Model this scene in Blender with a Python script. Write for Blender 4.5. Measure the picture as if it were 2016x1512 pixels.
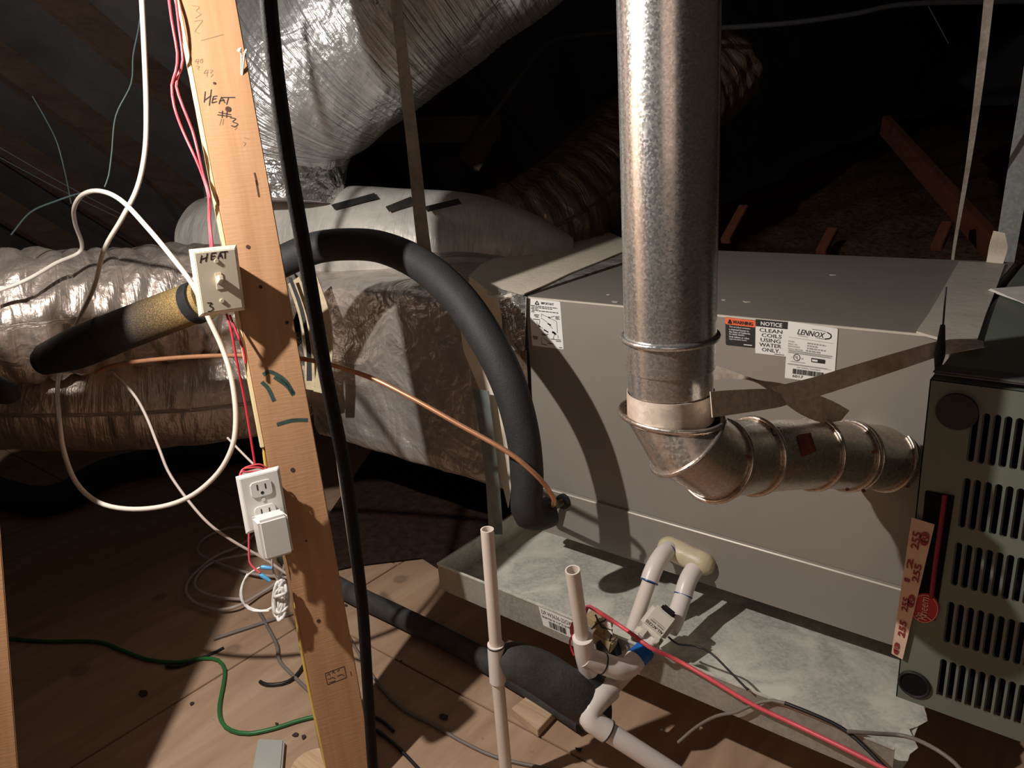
import bpy, bmesh, math, random
import numpy as np
from mathutils import Matrix, Vector
for o in list(bpy.data.objects): bpy.data.objects.remove(o)
SC = bpy.context.scene
COL = SC.collection
rng = np.random.default_rng(7)
random.seed(7)
# ------------------------------------------------------------------ camera
H = 1.10                                   # lens height above the plywood floor, metres
F = 1496.0                                 # focal length for a 2016 px wide frame
CX, CY = 1008.0, 756.0
def _n(v): return v / np.linalg.norm(v)
_down = _n(np.array([332.0, 4544.0, F]))
_left = np.array([-1898.0, -354.0, F]); _left = _n(_left - _down * _left.dot(_down))
_X, _Z = -_left, -_down
R = np.array([_X, np.cross(_Z, _X), _Z])   # camera (right, down, forward) -> world
CAM = np.array([0.0, 0.0, H])
cd = bpy.data.cameras.new('camera'); cam = bpy.data.objects.new('camera', cd); COL.objects.link(cam)
cd.sensor_width = 36.0; cd.lens = 36.0 * F / 2016.0; cd.clip_start = 0.02; cd.clip_end = 60
cam.matrix_world = Matrix(((R[0,0], -R[0,1], -R[0,2], 0), (R[1,0], -R[1,1], -R[1,2], 0), (R[2,0], -R[2,1], -R[2,2], H), (0,0,0,1)))
SC.camera = cam
# ------------------------------------------------------------------ light and exposure
w = bpy.data.worlds.new('world'); SC.world = w; w.use_nodes = True
w.node_tree.nodes['Background'].inputs[0].default_value = (1.0, 0.86, 0.74, 1)
w.node_tree.nodes['Background'].inputs[1].default_value = 0.015
def lamp(name, typ, loc, power, color, size=0.03, target=None, size_y=None):
    l = bpy.data.lights.new(name, typ); l.energy = power; l.color = color
    if typ == 'AREA':
        l.size = size
        if size_y: l.shape = 'RECTANGLE'; l.size_y = size_y
    else: l.shadow_soft_size = size
    o = bpy.data.objects.new(name, l); COL.objects.link(o); o.location = loc
    if target is not None: o.rotation_euler = (Vector(target) - Vector(loc)).to_track_quat('-Z', 'Y').to_euler()
    return o
LAMP = np.array([-1.065, 0.12, 1.42])
lamp('work_bulb', 'POINT', LAMP, 64.0, (1.0, 0.93, 0.86), 0.012)
lamp('fill_area', 'AREA', (0.75, -1.5, 1.55), 4.2, (1.0, 0.70, 0.54), 1.3, (-0.6, 1.0, 0.6))  # added fill lamp behind the camera, lifts the dark areas
SC.view_settings.view_transform = 'Standard'; SC.view_settings.look = 'None'
SC.view_settings.exposure = 0.0; SC.view_settings.gamma = 1.0; SC.view_settings.use_curve_mapping = False
# ------------------------------------------------------------------ projection helpers
def ray(p): return R @ np.array([(p[0]-CX)/F, (p[1]-CY)/F, 1.0])
def U(x, y, d): return CAM + ray((x, y)) * d
def plane(p, ax, val):
    r = ray(p); return CAM + r * ((val - CAM[ax]) / r[ax])
def PX(p, v): return plane(p, 0, v)
def PY(p, v): return plane(p, 1, v)
def PZ(p, v): return plane(p, 2, v)
def UL(pts): return [U(*p) for p in pts]
# ------------------------------------------------------------------ object helpers
def link(name, me, parent=None, local=False):
    o = bpy.data.objects.new(name, me); COL.objects.link(o)
    if parent is not None:
        o.parent = parent
        if not local and parent.parent is None and not parent.get('_localframe'):
            o.location = -Vector(parent.location)
    return o
def tag(o, label=None, cat=None, group=None, kind=None):
    if label: o['label'] = label
    if cat: o['category'] = cat
    if group: o['group'] = group
    if kind: o['kind'] = kind
    return o
def root(name, loc, label=None, cat=None, group=None, kind=None, mat=None):
    o = bpy.data.objects.new(name, None); COL.objects.link(o); o.empty_display_size = 0.05
    if mat is not None: o.matrix_world = mat; o['_localframe'] = True
    else: o.location = Vector(loc)
    return tag(o, label, cat, group, kind)
class MB:
    """collects geometry in world (or local) coordinates for ONE mesh"""
    def __init__(s): s.v = []; s.f = []; s.uv = []; s.mi = []; s.n = 0
    def add(s, V, Fs, UV=None, mi=0):
        V = np.asarray(V, float); b = s.n; s.v.append(V); s.n += len(V)
        s.uv.append(np.asarray(UV, float) if UV is not None else V[:, :2].copy())
        for f in Fs: s.f.append(tuple(int(i)+b for i in f)); s.mi.append(mi)
        return s
    def build(s, name, mat, parent=None, smooth=False, local=False, sharp=None, bevel=None):
        V = np.concatenate(s.v); UV = np.concatenate(s.uv)
        org = None
        if parent is None:
            org = (V.min(0)+V.max(0))/2; org[2] = V[:,2].min(); V = V - org
        me = bpy.data.meshes.new(name); me.from_pydata(V.tolist(), [], s.f)
        uvl = me.uv_layers.new(name='UVMap')
        li = np.zeros(len(me.loops), int); me.loops.foreach_get('vertex_index', li)
        uvl.data.foreach_set('uv', UV[li].ravel())
        for m in (mat if isinstance(mat, (list, tuple)) else [mat]): me.materials.append(m)
        if isinstance(mat, (list, tuple)): me.polygons.foreach_set('material_index', s.mi)
        bm = bmesh.new(); bm.from_mesh(me); bmesh.ops.recalc_face_normals(bm, faces=bm.faces)
        if bevel: bmesh.ops.bevel(bm, geom=[e for e in bm.edges if e.is_manifold and e.calc_face_angle(0) > 0.5], offset=bevel, segments=2, affect='EDGES', clamp_overlap=True)
        bm.to_mesh(me); bm.free()
        if smooth:
            me.polygons.foreach_set('use_smooth', [True]*len(me.polygons))
            if sharp:
                try: me.set_sharp_from_angle(angle=sharp)
                except Exception: pass
        o = link(name, me, parent, local)
        if org is not None: o.location = Vector(org)
        return o
BF = [(0,1,2,3),(7,6,5,4),(0,4,5,1),(1,5,6,2),(2,6,7,3),(3,7,4,0)]
def hexa(bot, top):
    return np.array(list(bot)+list(top), float), BF
def aabb(x0, x1, y0, y1, z0, z1):
    return hexa([(x0,y0,z0),(x1,y0,z0),(x1,y1,z0),(x0,y1,z0)], [(x0,y0,z1),(x1,y0,z1),(x1,y1,z1),(x0,y1,z1)])
def box(name, b, mat, parent=None, bevel=0.0, local=False):
    return MB().add(*aabb(*b)).build(name, mat, parent, local=local, bevel=bevel or None)
def beam(p, q, w, h, up=(0,0,1)):
    p = np.array(p, float); q = np.array(q, float); t = _n(q-p); s = np.cross(t, np.array(up, float)); s = _n(s); u = np.cross(s, t)
    c = [(-1,-1),(1,-1),(1,1),(-1,1)]
    return hexa([p+s*a*w/2+u*b*h/2 for a,b in c], [q+s*a*w/2+u*b*h/2 for a,b in c])
def spline(P, step=0.01, nmin=2):
    """Catmull-Rom through points; extra columns (radius) are interpolated too"""
    P = np.asarray(P, float); n = len(P)
    if n == 2: k = max(nmin, int(np.linalg.norm(P[1,:3]-P[0,:3])/step)); t = np.linspace(0,1,k+1)[:,None]; return P[0]*(1-t)+P[1]*t
    E = np.vstack([2*P[0]-P[1], P, 2*P[-1]-P[-2]]); out = []
    for i in range(n-1):
        a,b,c,d = E[i:i+4]; k = max(nmin, int(np.linalg.norm(c[:3]-b[:3])/step))
        for t in np.arange(k)/k:
            out.append(.5*((2*b)+(-a+c)*t+(2*a-5*b+4*c-d)*t*t+(-a+3*b-3*c+d)*t**3))
    out.append(P[-1]); return np.array(out)
def frames(C):
    T = np.gradient(C, axis=0); T /= np.linalg.norm(T, axis=1)[:,None]
    a = np.array([0,0,1.0]) if abs(T[0][2]) < .9 else np.array([1.0,0,0])
    N = [_n(np.cross(T[0], a))]
    for i in range(1, len(C)):
        v = N[-1] - T[i]*N[-1].dot(T[i]); N.append(_n(v))
    N = np.array(N); return T, N, np.cross(T, N)
def tube_geo(P, r, n=10, step=0.01, caps=True, rmod=None, raw=False):
    P = np.asarray(P, float)
    if P.shape[1] == 3: P = np.hstack([P, np.full((len(P),1), r)])
    S = P if raw else spline(P, step)
    C, rad = S[:,:3], S[:,3]; T, N, B = frames(C); m = len(C)
    L = np.concatenate([[0], np.cumsum(np.linalg.norm(np.diff(C, axis=0), axis=1))])
    th = np.arange(n)*2*math.pi/n
    RR = rad[:,None]*np.ones((1,n))
    if rmod is not None: RR = RR*(1+rmod(L[:,None], th[None,:]))
    V = C[:,None,:] + RR[...,None]*(np.cos(th)[None,:,None]*N[:,None,:] + np.sin(th)[None,:,None]*B[:,None,:])
    UV = np.stack([np.repeat(L[:,None], n, 1), np.repeat(th[None,:]/(2*math.pi), m, 0)], -1).reshape(-1,2)
    V = V.reshape(-1,3); Fs = []
    for i in range(m-1):
        for j in range(n):
            k = (j+1) % n; Fs.append((i*n+j, i*n+k, (i+1)*n+k, (i+1)*n+j))
    if caps: Fs.append(tuple(range(n-1,-1,-1))); Fs.append(tuple((m-1)*n+j for j in range(n)))
    return V, Fs, UV
def tube(name, P, r, mat, parent=None, n=10, step=0.01, local=False, rmod=None, caps=True):
    return MB().add(*tube_geo(P, r, n, step, caps, rmod)).build(name, mat, parent, smooth=True, sharp=1.0, local=local)
def cable(name, pts, r, mat, label, cat, group=None, step=0.012, n=8):
    o = tube(name, pts, r, mat, None, n=n, step=step); return tag(o, label, cat, group)
def pipe_geo(p, q, r, ri, n=24):
    """hollow straight pipe"""
    p = np.array(p,float); q = np.array(q,float); T,N,B = frames(np.array([p,q])); th = np.arange(n)*2*math.pi/n
    ring = lambda c,rr: c + rr*(np.cos(th)[:,None]*N[0]+np.sin(th)[:,None]*B[0])
    V = np.concatenate([ring(p,r), ring(q,r), ring(q,ri), ring(p,ri)]); Fs=[]
    for k in range(4):
        a, b = k*n, ((k+1)%4)*n
        for j in range(n): Fs.append((a+j, a+(j+1)%n, b+(j+1)%n, b+j))
    return V, Fs
def ribbon(name, pairs, mat, parent=None, thick=0.0012, label=None, local=False, step=3):
    """sheet-metal strap / tape strip: list of (left point, right point) in space"""
    A = spline([p[0] for p in pairs], 1, step) if len(pairs) > 2 else np.array([p[0] for p in pairs], float)
    B = spline([p[1] for p in pairs], 1, step) if len(pairs) > 2 else np.array([p[1] for p in pairs], float)
    n = min(len(A), len(B)); A, B = A[:n], B[:n]
    t = np.gradient((A+B)/2, axis=0); nn = np.cross(t, B-A); nn /= np.linalg.norm(nn, axis=1)[:,None]
    V = np.concatenate([A+nn*thick/2, B+nn*thick/2, B-nn*thick/2, A-nn*thick/2]); Fs=[]
    for i in range(n-1):
        for k in range(4):
            a, b = k*n, ((k+1)%4)*n; Fs.append((a+i, a+i+1, b+i+1, b+i))
    Fs += [(0,n,2*n,3*n),(n-1,4*n-1,3*n-1,2*n-1)]
    o = MB().add(V, Fs).build(name, mat, parent, smooth=True, sharp=.7, local=local)
    if label: o['label'] = label
    return o
def strokes_geo(lines, P, width):
    """flat pen strokes: lines of 2-D points, P maps (s,t)->3-D with tiny lift"""
    V=[]; Fs=[]
    for ln in lines:
        L = np.array(ln, float)
        if len(L) > 2: L = spline(np.hstack([L, np.zeros((len(L),1))]), 1e9, 4)[:,:2]
        t = np.gradient(L, axis=0); t /= (np.linalg.norm(t,axis=1)[:,None]+1e-9); nn = np.stack([-t[:,1], t[:,0]],1)*width/2
        b = len(V)
        for a,c in zip(L, nn): V.append(P(*(a+c))); V.append(P(*(a-c)))
        for i in range(len(L)-1): k=b+2*i; Fs.append((k,k+1,k+3,k+2))
    return np.array(V), Fs
_tc = {}
def text_geo(body, bold=0.0, shear=0.0):
    """outline of a text in the built-in font, normalised to a 0..1 box; returns verts(2-D), faces, aspect"""
    key=(body,bold,shear)
    if key in _tc: return _tc[key]
    c = bpy.data.curves.new('t','FONT'); c.body=body; c.offset=bold; c.shear=shear; c.resolution_u=2; c.space_line=.95
    o = bpy.data.objects.new('t', c); COL.objects.link(o); bpy.context.view_layer.update()
    me = bpy.data.meshes.new_from_object(o.evaluated_get(bpy.context.evaluated_depsgraph_get()))
    V = np.array([v.co[:2] for v in me.vertices]); Fs=[tuple(p.vertices) for p in me.polygons]
    bpy.data.objects.remove(o); bpy.data.curves.remove(c); bpy.data.meshes.remove(me)
    mn, mx = V.min(0), V.max(0); _tc[key]=((V-mn)/(mx-mn), Fs, (mx-mn)[0]/(mx-mn)[1]); return _tc[key]
class Sheet:
    """bilinear patch on four 3-D corners (TL,TR,BR,BL) for print: s right, t down, both 0..1"""
    def __init__(s, tl, tr, br, bl, lift=0.0006):
        s.c=[np.array(x,float) for x in (tl,tr,br,bl)]; s.nrm=_n(np.cross(s.c[1]-s.c[0], s.c[0]-s.c[3])); s.lift=lift
    def P(s,a,b,k=1.0):
        tl,tr,br,bl=s.c; return (tl*(1-a)+tr*a)*(1-b)+(bl*(1-a)+br*a)*b + s.nrm*s.lift*k
    def rect(s,mb,a0,b0,a1,b1,k=1.0,mi=0,r=0.0):
        if r:
            h=r; pts=[]
            asp=np.linalg.norm(s.c[1]-s.c[0])/np.linalg.norm(s.c[3]-s.c[0])
            for cx,cy,st in ((a1-r,b0+r*asp,-90),(a1-r,b1-r*asp,0),(a0+r,b1-r*asp,90),(a0+r,b0+r*asp,180)):
                for q in range(5):
                    an=math.radians(st+q*22.5); pts.append((cx+r*math.cos(an), cy+r*asp*math.sin(an)))
        else: pts=[(a0,b0),(a1,b0),(a1,b1),(a0,b1)]
        mb.add(np.array([s.P(a,b,k) for a,b in pts]), [tuple(range(len(pts)))], mi=mi)
    def text(s,mb,body,a0,b0,a1,b1,k=2.0,bold=0.0,shear=0.0,mi=0,rot=0):
        V,Fs,_=text_geo(body,bold,shear); Q=[]
        for x,y in V:
            if rot==90: x,y = 1-y, x          # reads upward
            elif rot==180: x,y = 1-x,1-y
            elif rot==270: x,y = y,1-x
            Q.append(s.P(a0+(a1-a0)*x, b1-(b1-b0)*y, k))
        mb.add(np.array(Q),Fs,mi=mi)
    def lines(s,mb,lines,width,k=2.0,mi=0):
        V,Fs=strokes_geo(lines, lambda a,b: s.P(a,b,k), width); mb.add(V,Fs,mi=mi)
    def plate(s,name,mat,parent,r=0.04,thick=0.0004,local=False):
        mb=MB(); s.rect(mb,0,0,1,1,1.0,r=r); s.rect(mb,0,0,1,1,0.2,r=r)
        n=len(mb.v[0]); mb.add(np.zeros((0,3)),[]); mb.f += [(i,(i+1)%n,n+(i+1)%n,n+i) for i in range(n)]; mb.mi += [0]*n
        return mb.build(name,mat,parent,local=local)
# ------------------------------------------------------------------ materials
def newmat(name):
    m=bpy.data.materials.new(name); m.use_nodes=True; nt=m.node_tree; b=nt.nodes['Principled BSDF']; return m,nt,b
def nd(nt,t,**k):
    n=nt.nodes.new(t)
    for a,v in k.items():
        if a.startswith('i_'): n.inputs[int(a[2:]) if a[2:].isdigit() else a[2:]].default_value=v
        else: setattr(n,a,v)
    return n
def coords(nt,kind='Object',scale=(1,1,1),rot=(0,0,0)):
    tc=nd(nt,'ShaderNodeTexCoord'); mp=nd(nt,'ShaderNodeMapping'); mp.inputs['Scale'].default_value=scale; mp.inputs['Rotation'].default_value=rot
    nt.links.new(tc.outputs[kind],mp.inputs['Vector']); return mp.outputs['Vector']
def ramp(nt,fac,stops):
    r=nd(nt,'ShaderNodeValToRGB'); nt.links.new(fac,r.inputs['Fac']); e=r.color_ramp.elements
    while len(e)<len(stops): e.new(.5)
    for x,(p,c) in zip(e,stops): x.position=p; x.color=(*c,1)
    return r.outputs['Color']
def bump(nt,b,h,strength=.3,dist=.01,prev=None):
    n=nd(nt,'ShaderNodeBump'); n.inputs['Strength'].default_value=strength; n.inputs['Distance'].default_value=dist
    nt.links.new(h,n.inputs['Height'])
    if prev is not None: nt.links.new(prev,n.inputs['Normal'])
    nt.links.new(n.outputs['Normal'],b.inputs['Normal']); return n.outputs['Normal']
def noise(nt,vec,scale,detail=4,rough=.6,dist=0.0):
    n=nd(nt,'ShaderNodeTexNoise'); n.inputs['Scale'].default_value=scale; n.inputs['Detail'].default_value=detail; n.inputs['Roughness'].default_value=rough; n.inputs['Distortion'].default_value=dist
    nt.links.new(vec,n.inputs['Vector']); return n.outputs['Fac']
def simple(name,c,rough=.5,metal=0.0,var=.12,nscale=30,bmp=0.0,bscale=120,spec=.5,c2=None):
    m,nt,b=newmat(name); b.inputs['Roughness'].default_value=rough; b.inputs['Metallic'].default_value=metal; b.inputs['Specular IOR Level'].default_value=spec
    v=coords(nt); f=noise(nt,v,nscale)
    hi=c2 or tuple(min(1,x*(1+var)) for x in c); lo=c if c2 else tuple(x*(1-var) for x in c)
    nt.links.new(ramp(nt,f,[(.3,lo),(.7,hi)]),b.inputs['Base Color'])
    if bmp: bump(nt,b,noise(nt,v,bscale,5),bmp,.004)
    return m
def wood(name,c1,c2,axis=2,scale=1.0,rough=.65,saw=True):
    m,nt,b=newmat(name); b.inputs['Roughness'].default_value=rough; b.inputs['Specular IOR Level'].default_value=.3
    sc=[9,9,9]; sc[axis]=.5; v=coords(nt,'Object',tuple(s*scale for s in sc))
    f=noise(nt,v,3.0,6,.6,.6); f2=noise(nt,v,14,3,.5,.2)
    mx=nd(nt,'ShaderNodeMath',operation='MULTIPLY_ADD'); nt.links.new(f2,mx.inputs[0]); mx.inputs[1].default_value=.35; nt.links.new(f,mx.inputs[2])
    nt.links.new(ramp(nt,mx.outputs[0],[(.42,c2),(.82,c1)]),b.inputs['Base Color'])
    if saw:
        s2=[25,25,25]; s2[axis]=260; vs=coords(nt,'Object',tuple(s2)); nb=bump(nt,b,noise(nt,vs,1.0,2),.25,.002)
    else: bump(nt,b,f2,.2,.003)
    return m
def foil(name,c=(.62,.60,.57),rough=.3,metal=.85,cr=26,strength=.55,warp=0.0,lines=0.0,dark=None):
    """aluminised jacket: crumple from ridged noise and facets; UV carries length/angle on ducts"""
    m,nt,b=newmat(name); b.inputs['Roughness'].default_value=rough; b.inputs['Metallic'].default_value=metal
    v=coords(nt,'Object'); n1=noise(nt,v,cr*.35,3,.55,.8); n2=noise(nt,v,cr,4,.6,.4)
    r1=nd(nt,'ShaderNodeMath',operation='PINGPONG'); nt.links.new(n1,r1.inputs[0]); r1.inputs[1].default_value=.12
    vo=nd(nt,'ShaderNodeTexVoronoi',feature='F1'); vo.inputs['Scale'].default_value=cr*.9; nt.links.new(v,vo.inputs['Vector'])
    a=nd(nt,'ShaderNodeMath',operation='MULTIPLY_ADD'); nt.links.new(r1.outputs[0],a.inputs[0]); a.inputs[1].default_value=3.0; nt.links.new(n2,a.inputs[2])
    a2=nd(nt,'ShaderNodeMath',operation='MULTIPLY_ADD'); nt.links.new(vo.outputs['Distance'],a2.inputs[0]); a2.inputs[1].default_value=.5; nt.links.new(a.outputs[0],a2.inputs[2])
    nb=bump(nt,b,a2.outputs[0],strength,.012)
    if lines:
        uv=coords(nt,'UV',(1,1,1)); wv=nd(nt,'ShaderNodeTexNoise'); mp=nd(nt,'ShaderNodeMapping'); mp.inputs['Scale'].default_value=(lines,3.0,1)
        nt.links.new(uv,mp.inputs['Vector']); nt.links.new(mp.outputs['Vector'],wv.inputs['Vector']); wv.inputs['Scale'].default_value=1.0; wv.inputs['Detail'].default_value=5; wv.inputs['Distortion'].default_value=.6
        bump(nt,b,wv.outputs['Fac'],1.0,.016,nb)
    lo=dark or tuple(x*.72 for x in c)
    nt.links.new(ramp(nt,noise(nt,v,7,4,.6),[(.35,lo),(.65,c)]),b.inputs['Base Color'])
    return m
def galv(name,c=(.55,.56,.56),rough=.38,metal=.8,scale=70,stain=None,stain_amt=.5):
    m,nt,b=newmat(name); b.inputs['Metallic'].default_value=metal
    v=coords(nt,'Object'); vo=nd(nt,'ShaderNodeTexVoronoi',feature='F1'); vo.inputs['Scale'].default_value=scale; nt.links.new(v,vo.inputs['Vector'])
    g=nd(nt,'ShaderNodeSeparateColor'); nt.links.new(vo.outputs['Color'],g.inputs[0])
    base=ramp(nt,g.outputs[0],[(.1,tuple(x*.88 for x in c)),(.9,tuple(min(1,x*1.10) for x in c))])
    rr=nd(nt,'ShaderNodeMapRange'); nt.links.new(g.outputs[1],rr.inputs[0]); rr.inputs[3].default_value=max(.05,rough-.06); rr.inputs[4].default_value=rough+.08
    nt.links.new(rr.outputs[0],b.inputs['Roughness'])
    if stain:
        f=noise(nt,v,9,6,.65,.5); mk=ramp(nt,f,[(.45,(0,0,0)),(.62,(stain_amt,)*3)])
        mx=nd(nt,'ShaderNodeMix',data_type='RGBA'); nt.links.new(mk,mx.inputs['Factor']); nt.links.new(base,mx.inputs['A']); mx.inputs['B'].default_value=(*stain,1)
        base=mx.outputs['Result']
    nt.links.new(base,b.inputs['Base Color']); bump(nt,b,noise(nt,v,14,3),.12,.006)
    return m
M={}
M['post']=wood('post_wood',(.47,.27,.145),(.37,.195,.095),2,1.0)
M['stud']=wood('stud_wood',(.40,.22,.11),(.30,.155,.07),2,1.0)
M['scrap']=wood('scrap_wood',(.62,.45,.30),(.42,.28,.17),0,3.0)
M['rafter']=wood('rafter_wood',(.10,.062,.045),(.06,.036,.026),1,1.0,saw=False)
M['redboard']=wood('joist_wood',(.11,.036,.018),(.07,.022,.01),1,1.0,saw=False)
M['grey']=simple('coil_paint',(.265,.238,.209),.40,0,.04,6,.03,300)
M['edge']=simple('lit_paint_edge',(.62,.56,.48),.35,.2,.1,30)
M['furn']=simple('furnace_paint',(.150,.172,.138),.45,0,.05,8,.05,400)
M['furndark']=simple('furnace_trim',(.10,.10,.085),.5,0,.05,8)
M['black']=simple('black_plastic',(.012,.012,.013),.45)
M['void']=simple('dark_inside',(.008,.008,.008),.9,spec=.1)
M['foam']=simple('foam_rubber',(.030,.031,.033),.62,0,.15,40,.25,260,.35)
M['jet']=simple('jet_black_rubber',(.007,.007,.008),.7,0,.1,40,.2,260,.2)
M['foam2']=simple('foam_rubber_dusty',(.055,.052,.050),.75,0,.45,16,.3,200,.3,None)
M['pvc']=simple('pvc_white',(.80,.74,.70),.35,0,.04,12)
M['pvcold']=simple('pvc_cream',(.78,.69,.61),.38,0,.05,12)
M['putty']=simple('sealant_putty',(.62,.53,.36),.4,0,.15,22,.4,40)
M['blueglue']=simple('blue_primer',(.02,.07,.28),.4,0,.3,40)
M['bluetape']=simple('blue_tape',(.01,.13,.48),.35,0,.15,60)
M['copper']=simple('copper_tube',(.72,.36,.20),.38,.6,.14,30)
M['brass']=simple('brass_fitting',(.12,.10,.06),.4,.7)
M['whitecable']=simple('white_cable_sheath',(.72,.66,.59),.45,0,.05,20)
M['pinkcable']=simple('pale_cord',(.50,.42,.38),.5,0,.05,20)
M['whitecord']=simple('white_cord',(.75,.73,.70),.4)
M['greycable']=simple('grey_cable',(.20,.17,.15),.5)
M['red']=simple('red_wire',(.62,.035,.06),.4,0,.1,40)
M['pink']=simple('pink_red_wire',(.75,.10,.13),.4)
M['yellow']=simple('yellow_wire',(.62,.45,.10),.5)
M['highlight']=simple('pale_highlight',(.80,.66,.38),.5,0,.05,20)
M['green']=simple('green_cable',(.03,.16,.045),.4)
M['teal']=simple('teal_wire',(.045,.07,.072),.5)
M['bluecon']=simple('blue_connector',(.10,.38,.72),.35)
M['white']=simple('white_plastic',(.78,.76,.73),.3,0,.02,10)
M['ivory']=simple('ivory_plastic',(.74,.66,.52),.32,0,.03,10)
M['box']=simple('device_box',(.30,.29,.27),.5)
M['cream']=simple('duct_mastic_tape',(.86,.77,.63),.55,0,.06,14,.35,60)
M['greytape']=simple('grey_tape',(.52,.47,.41),.5,0,.08,14,.25,50)
M['label']=simple('label_white',(.80,.79,.77),.4,0,.02,20)
M['ink']=simple('label_ink',(.02,.02,.02),.5)
M['inkgrey']=simple('label_ink_faded',(.33,.32,.31),.5)
M['orange']=simple('label_orange',(.85,.16,.07),.45)
M['pencil']=simple('pencil',(.25,.15,.09),.7)
M['pen']=simple('marker_ink',(.035,.022,.02),.6)
M['tealpaint']=simple('teal_paint_smear',(.04,.07,.06),.5,0,.5,60)
M['nail']=simple('nail_steel',(.70,.66,.60),.4,.2)
M['knot']=simple('wood_hole',(.06,.025,.012),.8)
M['silver']=foil('silver_jacket',(.74,.74,.73),.33,.72,22,.5,lines=75)
M['foilbrown']=foil('foil_jacket',(.74,.64,.57),.42,.75,16,.6,lines=26)
M['foilplen']=foil('foil_wrap',(.70,.64,.59),.38,.6,13,1.0)
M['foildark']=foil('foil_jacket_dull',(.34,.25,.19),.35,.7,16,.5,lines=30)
M['foiltape']=foil('foil_tape',(.78,.78,.77),.25,.9,24,.8)
M['vapor']=foil('pale_jacket',(.68,.65,.60),.42,.15,10,.3,lines=14)
M['fibre']=simple('glass_fibre',(.72,.60,.40),.9,0,.2,40,.6,120)
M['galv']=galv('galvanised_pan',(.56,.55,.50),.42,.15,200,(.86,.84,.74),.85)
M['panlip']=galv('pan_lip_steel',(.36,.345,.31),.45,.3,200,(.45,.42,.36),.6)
M['flue']=galv('galvanised_flue',(.70,.70,.69),.26,.88,420,(.55,.53,.50),.25)
M['fluebrown']=galv('weathered_flue',(.62,.55,.49),.28,.85,300,(.45,.35,.28),.4)
M['strap']=galv('weathered_strap',(.80,.70,.60),.5,.15,160,(.48,.35,.26),.8)
M['strapd']=galv('dark_hanger_strap',(.24,.21,.17),.5,.3,120,(.40,.36,.30),.7)
M['strapg']=galv('galvanised_strap',(.45,.44,.40),.42,.7,60,(.30,.26,.22),.5)
M['angle']=galv('greenish_galvanised',(.30,.35,.34),.45,.6,50,(.42,.42,.38),.5)
M['steel']=galv('sheet_steel',(.68,.70,.70),.45,.2,120)
M['rust']=simple('rust_mark',(.22,.055,.025),.8,0,.5,60)
M['tapepink']=simple('stamped_wood_strip',(.74,.52,.40),.6,0,.08,25)
M['redink']=simple('red_ink',(.28,.03,.04),.6)
M['redbadge']=simple('red_badge',(.50,.012,.025),.35)
M['darkred']=simple('dark_red_wire',(.22,.008,.025),.5)
M['tan']=simple('tan_plastic',(.42,.32,.18),.45,0,.08,20)
M['offwhite']=simple('aged_plastic',(.74,.69,.61),.4,0,.03,15)
M['greyplastic']=simple('grey_cover',(.40,.42,.39),.45,0,.06,8)
M['paper']=simple('paper',(.78,.74,.68),.7)
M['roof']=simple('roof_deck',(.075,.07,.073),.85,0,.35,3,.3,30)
M['insul']=simple('insulation_and_shade',(.10,.058,.035),.95,0,.55,45,1.0,60,.1)
M['floorshade']=simple('floor_shade_paint',(.032,.018,.013),.95,0,.4,45,.8,60,.1)
M['chip']=simple('dark_chip',(.05,.03,.025),.8)
M['gold']=None
def plywood():
    m,nt,b=newmat('plywood'); b.inputs['Roughness'].default_value=.7; b.inputs['Specular IOR Level'].default_value=.25
    v=coords(nt,'Object'); vs=coords(nt,'Object',(5,.8,1)); f=noise(nt,vs,2.2,6,.62,1.2); f2=noise(nt,v,26,5,.7)
    base=ramp(nt,f,[(.32,(.35,.225,.145)),(.55,(.44,.295,.20)),(.72,(.50,.35,.245))])
    vk=nd(nt,'ShaderNodeTexVoronoi',feature='F1'); vk.inputs['Scale'].default_value=5.2; vk.inputs['Randomness'].default_value=1; nt.links.new(v,vk.inputs['Vector'])
    kn=nd(nt,'ShaderNodeMath',operation='MULTIPLY_ADD'); nt.links.new(noise(nt,v,30,2),kn.inputs[0]); kn.inputs[1].default_value=.05; nt.links.new(vk.outputs['Distance'],kn.inputs[2])
    km=ramp(nt,kn.outputs[0],[(.12,(.6,.6,.6)),(.16,(0,0,0))])
    mx=nd(nt,'ShaderNodeMix',data_type='RGBA'); nt.links.new(km,mx.inputs['Factor']); nt.links.new(base,mx.inputs['A']); mx.inputs['B'].default_value=(.19,.12,.085,1)
    dk=ramp(nt,f2,[(.66,(0,0,0)),(.74,(.8,.8,.8))]); mx2=nd(nt,'ShaderNodeMix',data_type='RGBA'); nt.links.new(dk,mx2.inputs['Factor']); nt.links.new(mx.outputs['Result'],mx2.inputs['A']); mx2.inputs['B'].default_value=(.22,.14,.09,1)
    nt.links.new(mx2.outputs['Result'],b.inputs['Base Color']); bump(nt,b,f2,.15,.004); return m
M['ply']=plywood()
def goldfoam():
    m,nt,b=newmat('foam_with_gold_residue'); b.inputs['Roughness'].default_value=.6
    v=coords(nt,'UV',(1,1,1)); sx=nd(nt,'ShaderNodeSeparateXYZ'); nt.links.new(v,sx.inputs[0])
    vo=coords(nt,'Object'); f=noise(nt,vo,420,3,.75); f3=noise(nt,vo,14,3)
    mr=nd(nt,'ShaderNodeMapRange'); nt.links.new(sx.outputs[0],mr.inputs[0]); mr.inputs[1].default_value=.22; mr.inputs[2].default_value=.02; mr.inputs[3].default_value=-.15; mr.inputs[4].default_value=.35
    a=nd(nt,'ShaderNodeMath',operation='ADD'); nt.links.new(mr.outputs[0],a.inputs[0]); nt.links.new(f,a.inputs[1])
    nt.links.new(ramp(nt,a.outputs[0],[(.48,(.045,.042,.04)),(.66,(.15,.10,.045)),(.92,(.50,.34,.12))]),b.inputs['Base Color'])
    bump(nt,b,f,.6,.004); return m
M['gold']=goldfoam()
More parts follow.
